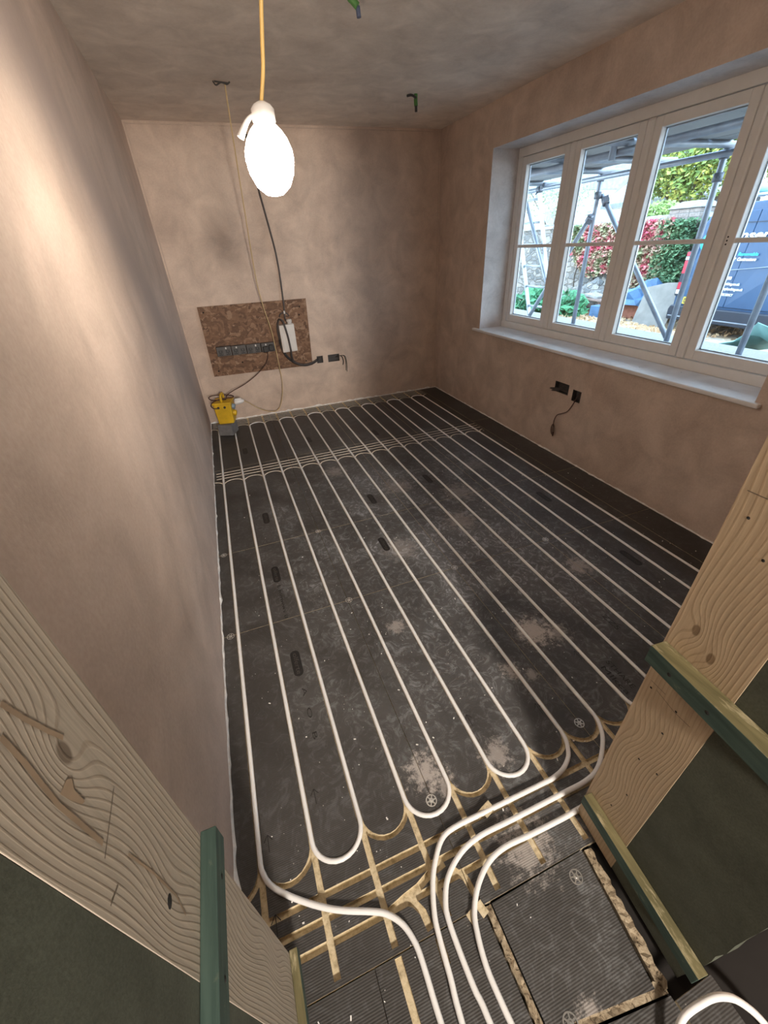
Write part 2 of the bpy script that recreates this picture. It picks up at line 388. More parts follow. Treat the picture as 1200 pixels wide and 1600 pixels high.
# outdoors
k = NM('gravel_and_leaves'); v = k.obj(); p = k.sep(v)
f = k.noise(v, 1.2, 6, 0.6); g = k.noise(v, 55, 4, 0.7); lf = k.sep(k.voro(v, 16.0)); lm = k.noise(v, 3.2, 4, 0.6)
c1 = k.ramp(g, [(0.3, (0.22, 0.22, 0.215)), (0.7, (0.40, 0.40, 0.39))])
c1 = k.mix(k.ramp(f, [(0.35, 0.0), (0.65, 0.5)]), c1, (0.26, 0.24, 0.21))
c2 = k.ramp(lf[0], [(0.0, (0.28, 0.17, 0.08)), (0.5, (0.50, 0.36, 0.22)), (1.0, (0.62, 0.52, 0.40))])
farm = k.math('MULTIPLY', k.ramp(k.math('MULTIPLY', p[0], 0.1), [(0.56, 0.0), (0.68, 1.0)]), k.ramp(lm, [(0.34, 0.0), (0.50, 1.0)]))
k.col(k.mix(farm, c1, c2)); k.rough(0.95); k.bump(g, 0.6, 0.02); M['ground'] = k.m
k = NM('rubble_stone_wall'); v = k.obj(scale=(1, 1, 1.5)); vo = k.n('TexVoronoi'); k.lk(v, vo.inputs[0]); vo.inputs['Scale'].default_value = 5.0
vd = k.voro(v, 5.0, 'Distance', 'DISTANCE_TO_EDGE'); sx = k.sep(vo.outputs['Color'])
c1 = k.ramp(sx[0], [(0.0, (0.13, 0.14, 0.14)), (0.5, (0.22, 0.22, 0.215)), (1.0, (0.32, 0.30, 0.27))]); c1 = k.mix(k.ramp(vd, [(0.03, 0.7), (0.10, 0.0)]), c1, (0.20, 0.19, 0.17))
c1 = k.mix(0.4, c1, k.ramp(k.noise(v, 20, 5), [(0.3, 0.2), (0.7, 0.8)]), 'OVERLAY'); k.col(c1); k.rough(0.95); k.bump(k.ramp(vd, [(0.0, 0.0), (0.12, 1.0)]), 0.8, 0.03); M['stone'] = k.m
M['coping'] = plain('stone_coping', (0.30, 0.30, 0.29), 0.95, var=0.25, scale=9, bump=0.4)
M['brick'] = plain('pale_brick', (0.32, 0.27, 0.245), 0.9, var=0.25, scale=20)
M['terracotta'] = plain('terracotta', (0.42, 0.17, 0.11), 0.85, var=0.2)
M['tube'] = plain('galvanised_scaffold_tube', (0.30, 0.34, 0.40), 0.40, 0.5, var=0.22, scale=8)
M['coupler'] = plain('weathered_coupler', (0.14, 0.16, 0.19), 0.6, 0.4, var=0.3, scale=30)
M['board'] = wood('scaffold_board_wood', 1, (0.27, 0.28, 0.29), (0.15, 0.15, 0.16), (), 30.0, 0, 2.0, 0.8)
M['alu'] = plain('aluminium', (0.42, 0.47, 0.52), 0.4, 0.5)
M['van'] = plain('navy_van_paint', (0.032, 0.080, 0.165), 0.28, 0.0, 0.06)
M['van_dark'] = plain('van_black_trim', (0.020, 0.028, 0.045), 0.5)
M['van_white'] = plain('white_vinyl', (0.85, 0.90, 0.92), 0.4)
M['van_teal'] = plain('teal_vinyl', (0.03, 0.55, 0.62), 0.4)
M['van_red'] = plain('red_tail_lamp', (0.55, 0.03, 0.06), 0.25)
M['plate'] = plain('yellow_plate', (0.80, 0.62, 0.08), 0.4)
M['tyre'] = plain('tyre_rubber', (0.02, 0.02, 0.022), 0.85)
M['tarp_blue'] = plain('blue_tarpaulin', (0.07, 0.16, 0.30), 0.5, var=0.3, scale=6)
M['tarp_green'] = plain('turquoise_tarpaulin', (0.25, 0.50, 0.47), 0.5, var=0.3, scale=3)
M['ply'] = plain('weathered_plywood', (0.24, 0.23, 0.21), 0.8, var=0.2, scale=5)
M['rust'] = plain('rusty_board', (0.26, 0.18, 0.15), 0.85, var=0.25)
M['house_white'] = plain('white_render', (0.84, 0.82, 0.78), 0.9, var=0.05)
M['slate'] = plain('slate_roof', (0.30, 0.34, 0.36), 0.8, var=0.2, scale=6)
M['barn'] = plain('dark_boarding', (0.035, 0.045, 0.060), 0.8)
M['bark'] = plain('bark', (0.12, 0.10, 0.08), 0.95, bump=0.5)
def leaf_mat(name, stops):
    k = NM(name); v = k.obj(); k.col(k.ramp(k.noise(v, 2.6, 5, 0.7), stops)); k.rough(0.7); return k.m
M['leaf_yellow'] = leaf_mat('yellow_green_leaves', [(0.30, (0.06, 0.13, 0.05)), (0.48, (0.22, 0.33, 0.08)), (0.62, (0.58, 0.52, 0.10)), (0.75, (0.70, 0.60, 0.16))])
M['leaf_red'] = leaf_mat('creeper_leaves', [(0.26, (0.05, 0.12, 0.07)), (0.42, (0.22, 0.28, 0.12)), (0.50, (0.55, 0.42, 0.30)), (0.58, (0.55, 0.07, 0.12)), (0.75, (0.62, 0.14, 0.20))])
M['leaf_green'] = leaf_mat('ivy_leaves', [(0.30, (0.03, 0.09, 0.05)), (0.55, (0.10, 0.22, 0.10)), (0.75, (0.26, 0.36, 0.18))])
M['leaf_pale'] = leaf_mat('pale_leaves', [(0.30, (0.20, 0.26, 0.18)), (0.55, (0.36, 0.42, 0.28)), (0.75, (0.55, 0.52, 0.38))])
M['leaf_bush'] = leaf_mat('yellowish_bush_leaves', [(0.30, (0.16, 0.28, 0.08)), (0.6, (0.36, 0.50, 0.16)), (0.75, (0.55, 0.62, 0.24))])
M['leaf_fern'] = leaf_mat('bright_green_leaves', [(0.30, (0.04, 0.16, 0.08)), (0.55, (0.10, 0.34, 0.16)), (0.75, (0.22, 0.50, 0.26))])

# ================================================================== the room shell
def wall_holes(name, axis, val, outward, ur, vr, thick, holes, mats):
    """wall sheet with recesses: holes = (u0, u1, v0, v1, depth or None for right through); mats: 0 face, 1 reveal, 2 recess"""
    mb = MB(); us = sorted({*ur, *[h[0] for h in holes], *[h[1] for h in holes]}); vs = sorted({*vr, *[h[2] for h in holes], *[h[3] for h in holes]})
    P = lambda u, v, d: ((val + outward * d, u, v) if axis == 0 else (u, val + outward * d, v))
    inh = lambda u, v: next((h for h in holes if h[0] < u < h[1] and h[2] < v < h[3]), None)
    for a, b in zip(us, us[1:]):
        for c, d in zip(vs, vs[1:]):
            h = inh((a + b) / 2, (c + d) / 2)
            if h is None: mb.poly([P(a, c, 0), P(b, c, 0), P(b, d, 0), P(a, d, 0)], 0)
            if h is None or h[4] is not None: mb.poly([P(a, c, thick), P(b, c, thick), P(b, d, thick), P(a, d, thick)], 0)
    for (a, b, c, d, dep) in holes:
        D = thick if dep is None else dep; mi = 1 if dep is None else 2
        for q in (((a, c), (b, c)), ((b, c), (b, d)), ((b, d), (a, d)), ((a, d), (a, c))):
            mb.poly([P(*q[0], 0), P(*q[1], 0), P(*q[1], D), P(*q[0], D)], mi)
        if dep is not None: mb.poly([P(a, c, D), P(b, c, D), P(b, d, D), P(a, d, D)], mi)
    (a, b), (c, d) = ur, vr
    for q in (((a, c), (b, c)), ((b, c), (b, d)), ((b, d), (a, d)), ((a, d), (a, c))):
        mb.poly([P(*q[0], 0), P(*q[1], 0), P(*q[1], thick), P(*q[0], thick)], 0)
    bmesh.ops.remove_doubles(mb.bm, verts=mb.bm.verts, dist=1e-5)
    return tag(mb.build(name, mats), kind='structure')

WY0, WY1, WZ0, WZ1 = -3.278, -0.873, 0.768, 2.048     # window opening
FX = 2.84                                              # room face of the window frame
RECESS = [M['plaster_right'], M['plaster_reveal'], M['dark_gap']]
wall_l = wall_holes('wall_left', 0, 0.0, -1, (-4.80, 0.25), (-0.12, H), 0.25, [], [M['plaster_left']])
BB1, BB2 = (1.197, 1.262, 0.455, 0.525, 0.035), (1.318, 1.442, 0.452, 0.524, 0.035)
wall_b = wall_holes('wall_back', 1, 0.0, 1, (-0.25, 2.95), (-0.12, H), 0.25, [BB1, BB2], [M['plaster_back'], M['plaster_back'], M['dark_gap']])
BR1, BR2 = (-2.118, -1.975, 0.478, 0.553, 0.035), (-2.243, -2.162, 0.455, 0.535, 0.035)
wall_r = wall_holes('wall_right', 0, W, 1, (NEAR, 0.25), (-0.12, H), 0.35, [(WY0, WY1, WZ0, WZ1, None), BR1, BR2], RECESS)
mb = MB(); mb.box(-0.25, 2.95, NEAR, 0.25, H, H + 0.2); tag(mb.build('ceiling', M['plaster_ceiling']), kind='structure')
# the wall with the doorway the photo is taken through, and the dark hall behind
mb = MB()
mb.box(-0.25, 0.098, NEAR, -4.135, 0.001, H); mb.box(1.035, 2.6, NEAR, -4.135, 0.001, H); mb.box(0.098, 1.035, NEAR, -4.135, 2.06, H)
tag(mb.build('wall_front', M['plaster_right']), kind='structure')
mb = MB(); mb.box(-1.2, -1.1, -8.0, NEAR, -0.12, H); tag(mb.build('wall_hall_left', M['plaster_hall']), kind='structure')
mb = MB(); mb.box(2.9, 3.0, -8.0, NEAR, -0.12, H); tag(mb.build('wall_hall_right', M['plaster_hall']), kind='structure')
mb = MB(); mb.box(-1.2, 3.0, -8.1, -8.0, -0.12, H); tag(mb.build('wall_hall_end', M['plaster_hall']), kind='structure')
mb = MB(); mb.box(-1.2, 3.0, -8.1, NEAR, H, H + 0.2); tag(mb.build('ceiling_hall', M['plaster_hall']), kind='structure')
mb = MB(); mb.box(-1.2, -0.25, NEAR, NEAR + 0.1, -0.12, H); tag(mb.build('wall_hall_return', M['plaster_hall']), kind='structure')

# torn white plaster edges along the floor, and the paler corner beads
def plaster_edge(p0, p1, nrm, parent, hmax=0.010, step=0.035):
    mb = MB(); p0, p1, nrm = Vector(p0), Vector(p1), Vector(nrm); L = (p1 - p0).length; n = int(L / step); t = (p1 - p0) / L
    prev = None
    for i in range(n + 1):
        q = p0 + t * (L * i / n); w = rnd.uniform(0.002, 0.007) + (rnd.random() < 0.12) * rnd.uniform(0.003, 0.008); h = rnd.uniform(0.25, 1.0) * hmax
        cur = [mb.bm.verts.new(q), mb.bm.verts.new(q + nrm * w), mb.bm.verts.new(q + nrm * w * 0.6 + Vector((0, 0, h * 0.7))), mb.bm.verts.new(q + Vector((0, 0, h)))]
        if prev:
            for a in range(3): mb.bm.faces.new((prev[a], prev[a + 1], cur[a + 1], cur[a]))
        prev = cur
    return mb.build('plaster_edge', M['white_lip'], parent)
plaster_edge((0, -4.1, 0), (0, 0, 0), (1, 0, 0), wall_l, 0.022)
plaster_edge((0, 0, 0), (W, 0, 0), (0, -1, 0), wall_b, 0.022)
plaster_edge((W, 0, 0), (W, -4.1, 0), (-1, 0, 0), wall_r, 0.011)
mb = MB(); mb.box(0.012, 0.020, -0.0012, 0.002, 0.01, H - 0.01); mb.build('corner_bead', M['bead'], wall_b)
mb = MB(); mb.box(W - 0.022, W - 0.014, -0.0012, 0.002, 0.01, H - 0.01); mb.build('corner_bead', M['bead'], wall_b)
mb = MB(); mb.box(0.02, W - 0.02, -0.0012, 0.002, H - 0.022, H - 0.015); mb.build('corner_bead', M['bead'], wall_b)

# ------------------------------------------------------------------ window
win = empty('window_1', (FX, (WY0 + WY1) / 2, WZ0), kind='structure')
FD = 0.07
def wpart(name, boxes, bev=0.003, mat_='paint_frame', parent=win):
    mb = MB()
    for b in boxes: mb.box(*b)
    return mb.build(name, M[mat_], parent, bevel=bev)
X0, X1 = FX, FX + FD
wpart('frame_head', [(X0, X1, WY0, WY1, 1.992, WZ1)])
wpart('frame_sill', [(X0 - 0.004, X1, WY0, WY1, WZ0, 0.822)])
wpart('frame_jamb', [(X0, X1, WY1 - 0.052, WY1, 0.822, 1.992)])
wpart('frame_jamb', [(X0, X1, WY0, WY0 + 0.052, 0.822, 1.992)])
PITCH = (WY1 - WY0) / 4
for i in (1, 2, 3):
    yc = WY1 - PITCH * i
    wpart('mullion', [(X0, X1, yc - 0.027, yc + 0.027, 0.822, 1.992)], 0.013)
for i in range(4):
    ya = WY1 - PITCH * i - (0.055 if i == 0 else 0.030); yb = WY1 - PITCH * (i + 1) + (0.055 if i == 3 else 0.030)
    SX0, SX1 = X0 + 0.006, X0 + 0.052
    s_ = 0.048
    mb = MB()
    mb.box(SX0, SX1, yb, yb + s_, 0.826, 1.988); mb.box(SX0, SX1, ya - s_, ya, 0.826, 1.988)
    mb.box(SX0, SX1, yb + s_, ya - s_, 0.826, 0.880); mb.box(SX0, SX1, yb + s_, ya - s_, 1.938, 1.988)
    sash = mb.build('sash', M['paint_frame'], win, bevel=0.0035)
    mb = MB(); mb.box(SX0 + 0.030, SX0 + 0.034, yb + s_, ya - s_, 0.880, 1.938); mb.build('pane', M['glass'], sash)
    mb = MB(); mb.box(SX0 + 0.004, SX0 + 0.028, yb + s_, ya - s_, 1.394, 1.416); mb.build('glazing_bar', M['paint_frame'], sash, bevel=0.003)
    mb = MB()
    mb.box(SX0 + 0.036, SX0 + 0.044, yb + s_, yb + s_ + 0.006, 0.880, 1.938); mb.box(SX0 + 0.036, SX0 + 0.044, ya - s_ - 0.006, ya - s_, 0.880, 1.938)
    mb.box(SX0 + 0.036, SX0 + 0.044, yb + s_, ya - s_, 0.880, 0.886); mb.box(SX0 + 0.036, SX0 + 0.044, yb + s_, ya - s_, 1.932, 1.938)
    mb.build('spacer_bar', M['spacer'], sash)
    if i == 3:
        for dz in (-0.016, 0.0, 0.016):
            mb = MB(); mb.cyl((SX0 - 0.0006, ya - 0.012, 1.405 + dz), (SX0 + 0.004, ya - 0.012, 1.405 + dz), 0.0042, 10); mb.build('screw_hole', M['dark_gap'], sash)
# window board
mb = MB()
mb.prism([(2.568, -3.312, 0.748), (FX, -3.277, 0.748), (FX, WY1 - 0.001, 0.748), (W, WY1 - 0.001, 0.748), (W, -0.79, 0.748), (2.568, -0.79, 0.748)], (0, 0, 0.0215))
mb.bm.free()
mb = MB(); z0, z1 = 0.747, 0.7695
mb.prism([(2.568, -3.312, z0), (W - 0.001, -3.312, z0), (W - 0.001, WY0 + 0.001, z0), (FX - 0.005, WY0 + 0.001, z0), (FX - 0.005, WY1 - 0.001, z0), (W - 0.001, WY1 - 0.001, z0), (W - 0.001, -0.79, z0), (2.568, -0.79, z0)], (0, 0, z1 - z0))
sill = tag(mb.build('windowsill', M['sill_paint'], bevel=0.006), kind='structure')
mb = MB()
for i in range(26):
    y = rnd.uniform(-3.1, -1.0); x = rnd.uniform(2.60, 2.80); r = rnd.uniform(0.002, 0.007)
    mb.lathe([(r, 0), (r * 0.7, r * 0.5), (0, r * 0.6)], (x, y, z1), (0, 0, 1), 5)
tag(mb.build('plaster_crumb', M['white_lip'], sill), kind='stuff')

# ------------------------------------------------------------------ floor: grooved insulation boards laid edge to edge
A0 = 0.0695
XK = [A0 + 0.15 * i for i in range(16)]
GW = 0.0178
polys = []; kinds = []
def addp(pts, kind):
    ar = sum(a[0] * b[1] - b[0] * a[1] for a, b in zip(pts, pts[1:] + pts[:1]))
    if ar < 0: pts = pts[::-1]
    polys.append([(round(x, 5), round(y, 5)) for x, y in pts]); kinds.append(kind)
cols = [0.004, 0.6, 1.2, 1.8, 2.4, W - 0.006]; G_ = 0.0009
rows = [-0.006, -1.185, -2.353, -2.991, -4.195]
boards = []
for a, b in zip(cols, cols[1:]):
    for c, d in zip(rows, rows[1:]): boards.append((a + G_, b - G_, d + G_, c - G_))
# pieces in the doorway and the hall
boards += [(0.135, 0.308, -4.62, -4.197), (0.310, 0.612, -4.62, -4.197)]
boards += [(-1.1, 0.308, -5.9, -4.622), (0.310, 0.93, -5.9, -4.622), (0.935, 1.045, -5.9, -4.492)]
for (a, b, c, d) in boards: addp([(a, c), (b, c), (b, d), (a, d)], 'board')
NB = len(boards)
def strip(pts, w=GW):
    P = [Vector((x, y)) for x, y in pts]; L = []; R = []
    for i, q in enumerate(P):
        t = (P[min(i + 1, len(P) - 1)] - P[max(i - 1, 0)]).normalized(); nn = Vector((-t.y, t.x)) * w / 2
        L.append(q + nn); R.append(q - nn)
    addp([tuple(q) for q in L] + [tuple(q) for q in R[::-1]], 'thin' if w < 0.012 else 'groove')
def ring(xc, yc, r, sgn, a0=0.0, a1=PI, seg=12, w=0.0145):
    o = []; i_ = []
    for j in range(seg + 1):
        a = a0 + (a1 - a0) * j / seg
        o.append((xc + (r + w / 2) * math.cos(a), yc + sgn * (r + w / 2) * math.sin(a))); i_.append((xc + (r - w / 2) * math.cos(a), yc + sgn * (r - w / 2) * math.sin(a)))
    addp(o + i_[::-1], 'thin' if w < 0.012 else 'groove')
YT, YM, YB = -0.27, -1.467, -3.889
for i, x in enumerate(XK): strip([(x, -4.182), (x, -0.012)])
for i in range(-1, 16):
    xc = A0 + 0.15 * i + 0.075
    a0, a1 = (0.0, PI / 2 - 0.05) if i == -1 else ((PI * 0.55, PI) if i == 15 else (0.0, PI))
    ring(xc, YB, 0.075, -1, a0, a1); ring(xc, YM, 0.075, 1, a0, a1, 12, 0.011); ring(xc, YT, 0.075, 1, a0, a1, 12, 0.011)
for y in (-4.02, -4.068, -4.116): strip([(0.02, y), (2.38, y)], 0.0165)
for y in (-1.345, -1.295, -1.247): strip([(0.02, y), (2.385, y)], 0.010)
for y in (-0.155, -0.11, -0.065, -0.025): strip([(0.02, y), (2.385, y)], 0.010)
strip([(0.372, -4.61), (0.369, -4.20)])
strip([(0.375, -4.118), (0.43, -4.106), (0.47, -4.100), (0.51, -4.086), (0.56, -4.078)], 0.019)
strip([(0.425, -4.110), (0.448, -4.125), (0.462, -4.15), (0.466, -4.186)], 0.019)
strip([(0.575, -4.10), (0.600, -4.13), (0.607, -4.18)], 0.018)
strip([(0.478, -4.205), (0.476, -4.255)], 0.019)
V2 = []; F2 = []
for pl in polys:
    b0 = len(V2); V2 += [Vector(q) for q in pl]; F2.append(list(range(b0, b0 + len(pl))))
cv, ce, cf, ov, oe, of = delaunay_2d_cdt(V2, [], F2, 0, 1e-6)
tris = {}
for f, org in zip(cf, of):
    bi = [i for i in org if i < NB]
    if not bi: continue
    tris.setdefault(bi[0], []).append((f, 1 if any(i >= NB and kinds[i] == 'groove' for i in org) else 2 if any(i >= NB for i in org) else 0))
floor = None
mb = MB(); mb.box(-0.02, W + 0.02, NEAR, 0.02, -0.12, -0.022); mb.box(-1.1, 2.9, -8.0, NEAR, -0.12, -0.022)
floor = tag(mb.build('floor', M['subfloor']), kind='structure')
GD = 0.0094
for bi, tl in tris.items():
    bm = bmesh.new(); vd = {}
    def gv(i, z):
        if (i, z) not in vd: vd[(i, z)] = bm.verts.new((cv[i][0], cv[i][1], z))
        return vd[(i, z)]
    em = {}
    for f, g in tl:
        z = (0.0, -GD, -0.003)[g]
        fc = bm.faces.new([gv(i, z) for i in f]); fc.material_index = g
        for j in range(len(f)): em.setdefault(frozenset((f[j], f[(j + 1) % len(f)])), []).append((f[j], f[(j + 1) % len(f)], z))
    for e, L in em.items():
        a, b, z = L[0]
        if len(L) == 1:
            fc = bm.faces.new((gv(b, z), gv(a, z), gv(a, -0.0205), gv(b, -0.0205))); fc.material_index = 1
        elif L[0][2] != L[1][2]:
            hi, lw_ = (L[0], L[1]) if L[0][2] > L[1][2] else (L[1], L[0]); a, b = hi[0], hi[1]
            fc = bm.faces.new((gv(b, hi[2]), gv(a, hi[2]), gv(a, lw_[2]), gv(b, lw_[2]))); fc.material_index = 2 if lw_[2] == -0.003 else 1
    me = bpy.data.meshes.new('insulation_board'); bm.to_mesh(me); bm.free()
    me.materials.append(M['membrane']); me.materials.append(M['foam']); me.materials.append(M['foam_pale'])
    o = bpy.data.objects.new('insulation_board', me); COL.objects.link(o); o.parent = floor
# the plain board let into the doorway, with its torn foam edges
mb = MB(); mb.hexa([(0.637, -4.425, -0.02), (0.905, -4.462, -0.02), (0.938, -4.197, -0.02), (0.638, -4.200, -0.02), (0.637, -4.425, 0.001), (0.905, -4.462, 0.001), (0.938, -4.197, 0.001), (0.638, -4.200, 0.001)])
mb.build('insulation_board', M['membrane'], floor)
def torn(pa, pb, w, n, name='foam_edge'):
    mb = MB(); pa, pb = Vector(pa), Vector(pb); t = (pb - pa) / n; nn = Vector((-t.y, t.x, 0)).normalized(); prev = None
    for i in range(n + 1):
        q = pa + t * i; hh = rnd.uniform(-0.004, -0.001); w2 = w * rnd.uniform(0.8, 1.15)
        cur = [mb.bm.verts.new(q + Vector((0, 0, -0.02))), mb.bm.verts.new(q + Vector((0, 0, hh))), mb.bm.verts.new(q + nn * w2 * rnd.uniform(0.4, 0.6) + Vector((0, 0, rnd.uniform(-0.009, -0.001)))), mb.bm.verts.new(q + nn * w2 + Vector((0, 0, rnd.uniform(-0.003, 0.0)))), mb.bm.verts.new(q + nn * w2 + Vector((0, 0, -0.02)))]
        if prev:
            for a in range(4): mb.bm.faces.new((prev[a], prev[a + 1], cur[a + 1], cur[a]))
        prev = cur
    return mb.build(name, M['foam_dirty'], floor)
torn((0.635, -4.199, 0), (0.632, -4.60, 0), -0.017, 34)
torn((0.945, -4.200, 0), (0.915, -4.470, 0), 0.024, 26)
torn((0.930, -4.478, 0), (0.640, -4.440, 0), -0.022, 26)
mb = MB(); mb.hexa([(0.64, -4.60, -0.02), (0.93, -4.60, -0.02), (0.93, -4.482, -0.02), (0.64, -4.447, -0.02), (0.64, -4.60, 0), (0.93, -4.60, 0), (0.93, -4.482, 0), (0.64, -4.447, 0)])
mb.build('insulation_board', M['membrane'], floor)
# fixing washers
def washer(x, y, rot, z=0.001):
    mb = MB(); R1, R0, N_ = 0.0175, 0.0035, 0.0007
    def arc_ring(ra, rb, zz):
        seg = 24
        for i in range(seg):
            a, b = 2 * PI * i / seg, 2 * PI * (i + 1) / seg
            q = [(x + ra * math.cos(a), y + ra * math.sin(a)), (x + rb * math.cos(a), y + rb * math.sin(a)), (x + rb * math.cos(b), y + rb * math.sin(b)), (x + ra * math.cos(b), y + ra * math.sin(b))]
            mb.prism([(p_[0], p_[1], zz) for p_ in q], (0, 0, N_))
    arc_ring(0.0145, R1, z); arc_ring(0.004, 0.0075, z)
    for i in range(6):
        a = rot + PI / 3 * i; t = Vector((math.cos(a), math.sin(a), 0)); s2 = Vector((-t.y, t.x, 0))
        mb.obox(Vector((x, y, z + N_ / 2)) + t * 0.011, t, s2, (0, 0, 1), 0.008, 0.0035, N_)
    w_ = mb.build('fixing_washer', M['zinc'], floor)
    mb = MB(); mb.lathe([(0.0042, 0), (0.0042, 0.0012), (0.002, 0.0018), (0, 0.0012)], (x, y, z), (0, 0, 1), 10); mb.build('screw_head', M['zinc'], w_)
for i, (x, y) in enumerate([(0.596, -3.927), (1.197, -3.906), (0.881, -4.238), (0.604, -2.992), (1.2, -2.989), (1.797, -2.986), (0.036, -2.994), (0.596, -2.352), (0.033, -2.356), (0.690, -4.432), (0.80, -4.50)]):
    washer(x, y, i * 0.37)
# stamped marks on the boards
def stamp(x, y, L, wd, txt=None, rot=PI / 2):
    mb = MB(); r = wd / 2; o = []; n = 8
    u = Vector((math.cos(rot), math.sin(rot), 0)); v_ = Vector((-u.y, u.x, 0)); c = Vector((x, y, 0.0004))
    for s in (1, -1):
        for j in range(n + 1):
            a = -PI / 2 + PI * j / n
            o.append(c + u * s * ((L / 2 - r) + r * math.cos(a)) + v_ * s * r * math.sin(a))
    mb.poly(o); st = mb.build('board_stamp', M['stamp'], floor, recalc=False)
    if txt: lettering(txt, wd * 0.72, c - u * L * 0.40 - v_ * wd * 0.2 + Vector((0, 0, 0.0003)), u, v_, M['stamp_pale'], st, width=L * 0.8, thick=0.0001)
for (x, y, tx) in [(0.292, -2.647, 'olferte'), (0.293, -3.255, 'olferte'), (0.311, -2.06, 'olferte'), (0.274, -0.885, 'olferte'), (0.925, -2.64, 'olferte'), (1.504, -2.036, 'olferte'), (1.03, -2.13, 'olferte'), (0.849, -0.894, None), (1.456, -1.02, None), (2.10, -3.30, 'olferte'), (2.098, -2.60, 'olferte')]:
    stamp(x, y, 0.135, 0.040, tx, -PI / 2)
for (x, y, tx, L, s) in [(0.287, -2.74, 'L mmwws 8', 0.24, 0.024), (0.290, -3.38, 'A   O   B', 0.22, 0.024), (1.478, -3.745, 'STHARE', 0.13, 0.030), (1.44, -3.755, 'Mlkca', 0.13, 0.030), (1.65, -3.55, 'ZZS', 0.09, 0.034)]:
    lettering(tx, s, (x, y, 0.0004), (0, -1, 0), (1, 0, 0), M['stamp'], floor, 'board_print', width=L, thick=0.0001)
def arrow(x, y, L):
    mb = MB(); z = 0.0006
    for a, b in (((x, y), (x, y + L)), ((x, y + L), (x - L * 0.28, y + L * 0.62)), ((x, y + L), (x + L * 0.28, y + L * 0.62))):
        t = Vector((b[0] - a[0], b[1] - a[1], 0)).normalized(); nn = Vector((-t.y, t.x, 0)) * 0.0012
        mb.poly([Vector((*a, z)) - nn, Vector((*a, z)) + nn, Vector((*b, z)) + nn, Vector((*b, z)) - nn])
    mb.build('marker_arrow', M['stamp'], floor, recalc=False)
for q in ((0.098, -3.87), (0.255, -3.80), (0.095, -4.055), (1.10, -3.83), (0.84, -3.77), (1.40, -3.70)): arrow(*q, 0.045)
# plaster crumbs on the boards
mb = MB()
for i in range(420):
    x, y = rnd.uniform(0.06, 2.5), -4.3 + abs(rnd.gauss(0, 1.4))
    if y > -0.05 or (y < -4.12 and not 0.15 < x < 0.9): continue
    if min(abs(x - q) for q in XK) < 0.013: continue
    r = rnd.choice((0.0008, 0.001, 0.0013, 0.0016, 0.0026)); a = rnd.uniform(0, PI)
    t = Vector((math.cos(a), math.sin(a), 0)); mb.obox((x, y, r * 0.5), t, (-t.y, t.x, 0), (0, 0, 1), r * rnd.uniform(1.2, 3.2), r * 1.3, r * 0.9)
tag(mb.build('plaster_crumb', M['white_lip'], floor), kind='stuff')
mb = MB()
for (c, d) in (((0.732, -4.012, 0.012), (0.055, 0.016)), ((0.742, -4.024, 0.010), (0.03, 0.012)), ((0.607, -4.20, 0.004), (0.02, 0.03)), ((0.575, -4.205, 0.003), (0.018, 0.026))):
    mb.obox(c, (1, 0.3, 0.1), (-0.3, 1, 0), (0, 0, 1), d[0], d[1], 0.003)
mb.build('foam_scrap', M['foam'], floor)

# ------------------------------------------------------------------ heating pipes
ZP, PR = -0.0015, 0.0074
def arc(xc, yc, sgn, z, left_to_right=True, n=14, r=0.075):
    L = []
    for j in range(1, n):
        a = PI - PI * j / n if left_to_right else PI * j / n
        L.append((xc + r * math.cos(a), yc + sgn * r * math.sin(a), z))
    return L
def floorpts(L, z): return [(x, y, z) for x, y in L]
A_tail = [(0.425, -4.62), (0.421, -4.40), (0.420, -4.301), (0.421, -4.248), (0.419, -4.197), (0.403, -4.153), (0.372, -4.12), (0.335, -4.10), (0.28, -4.077), (0.234, -4.054), (0.18, -4.02), (0.122, -3.976), (0.088, -3.941), (0.072, -3.905)]
P8 = [(1.1195, -3.90), (1.112, -3.935), (1.098, -3.96), (1.077, -3.985), (1.036, -4.008), (0.988, -4.018), (0.938, -4.019), (0.739, -4.018), (0.625, -4.018), (0.577, -4.031), (0.538, -4.068), (0.510, -4.108), (0.486, -4.166), (0.478, -4.214), (0.472, -4.279), (0.464, -4.347), (0.45, -4.62)]
P9 = [(1.2695, -3.90), (1.262, -3.93), (1.236, -3.974), (1.185, -4.02), (1.13, -4.052), (1.069, -4.064), (0.991, -4.065), (0.80, -4.065), (0.689, -4.064), (0.616, -4.078), (0.555, -4.112), (0.524, -4.155), (0.515, -4.191), (0.514, -4.251), (0.516, -4.311), (0.522, -4.369), (0.525, -4.62)]
P16 = [(2.3195, -4.03), (2.310, -4.07), (2.280, -4.102), (2.23, -4.114), (1.8, -4.116), (1.2, -4.1165), (1.007, -4.1165), (0.94, -4.118), (0.827, -4.116), (0.741, -4.113), (0.68, -4.124), (0.626, -4.154), (0.588, -4.194), (0.572, -4.232), (0.561, -4.292), (0.563, -4.356), (0.568, -4.43), (0.57, -4.62)]
def lift(L, f=lambda i, n: 0.0088): n = len(L); return [(x, y, f(i, n)) for i, (x, y) in enumerate(L)]
def runs(k0, k1):
    """serpentine from pipe k0 (going away) to pipe k1"""
    pts = []; away = True
    for k_ in range(k0, k1 + 1):
        x = XK[k_]; ya, yb = (YB, YT) if away else (YT, YB)
        n = 12
        for j in range(n + 1): pts.append((x + rnd.uniform(-0.0006, 0.0006), ya + (yb - ya) * j / n, ZP))
        if k_ < k1: pts += arc(x + 0.075, YT if away else YB, 1 if away else -1, ZP)
        away = not away
    return pts
def pipe(name, pts, label, group):
    mb = MB(); mb.tube(pts, PR, 10)
    return tag(mb.build(name, M['pipe']), label, 'pipe', group)
up = lambda i, n: ZP + (0.0088 - ZP) * min(1.0, max(0.0, i / (n * 0.35)))
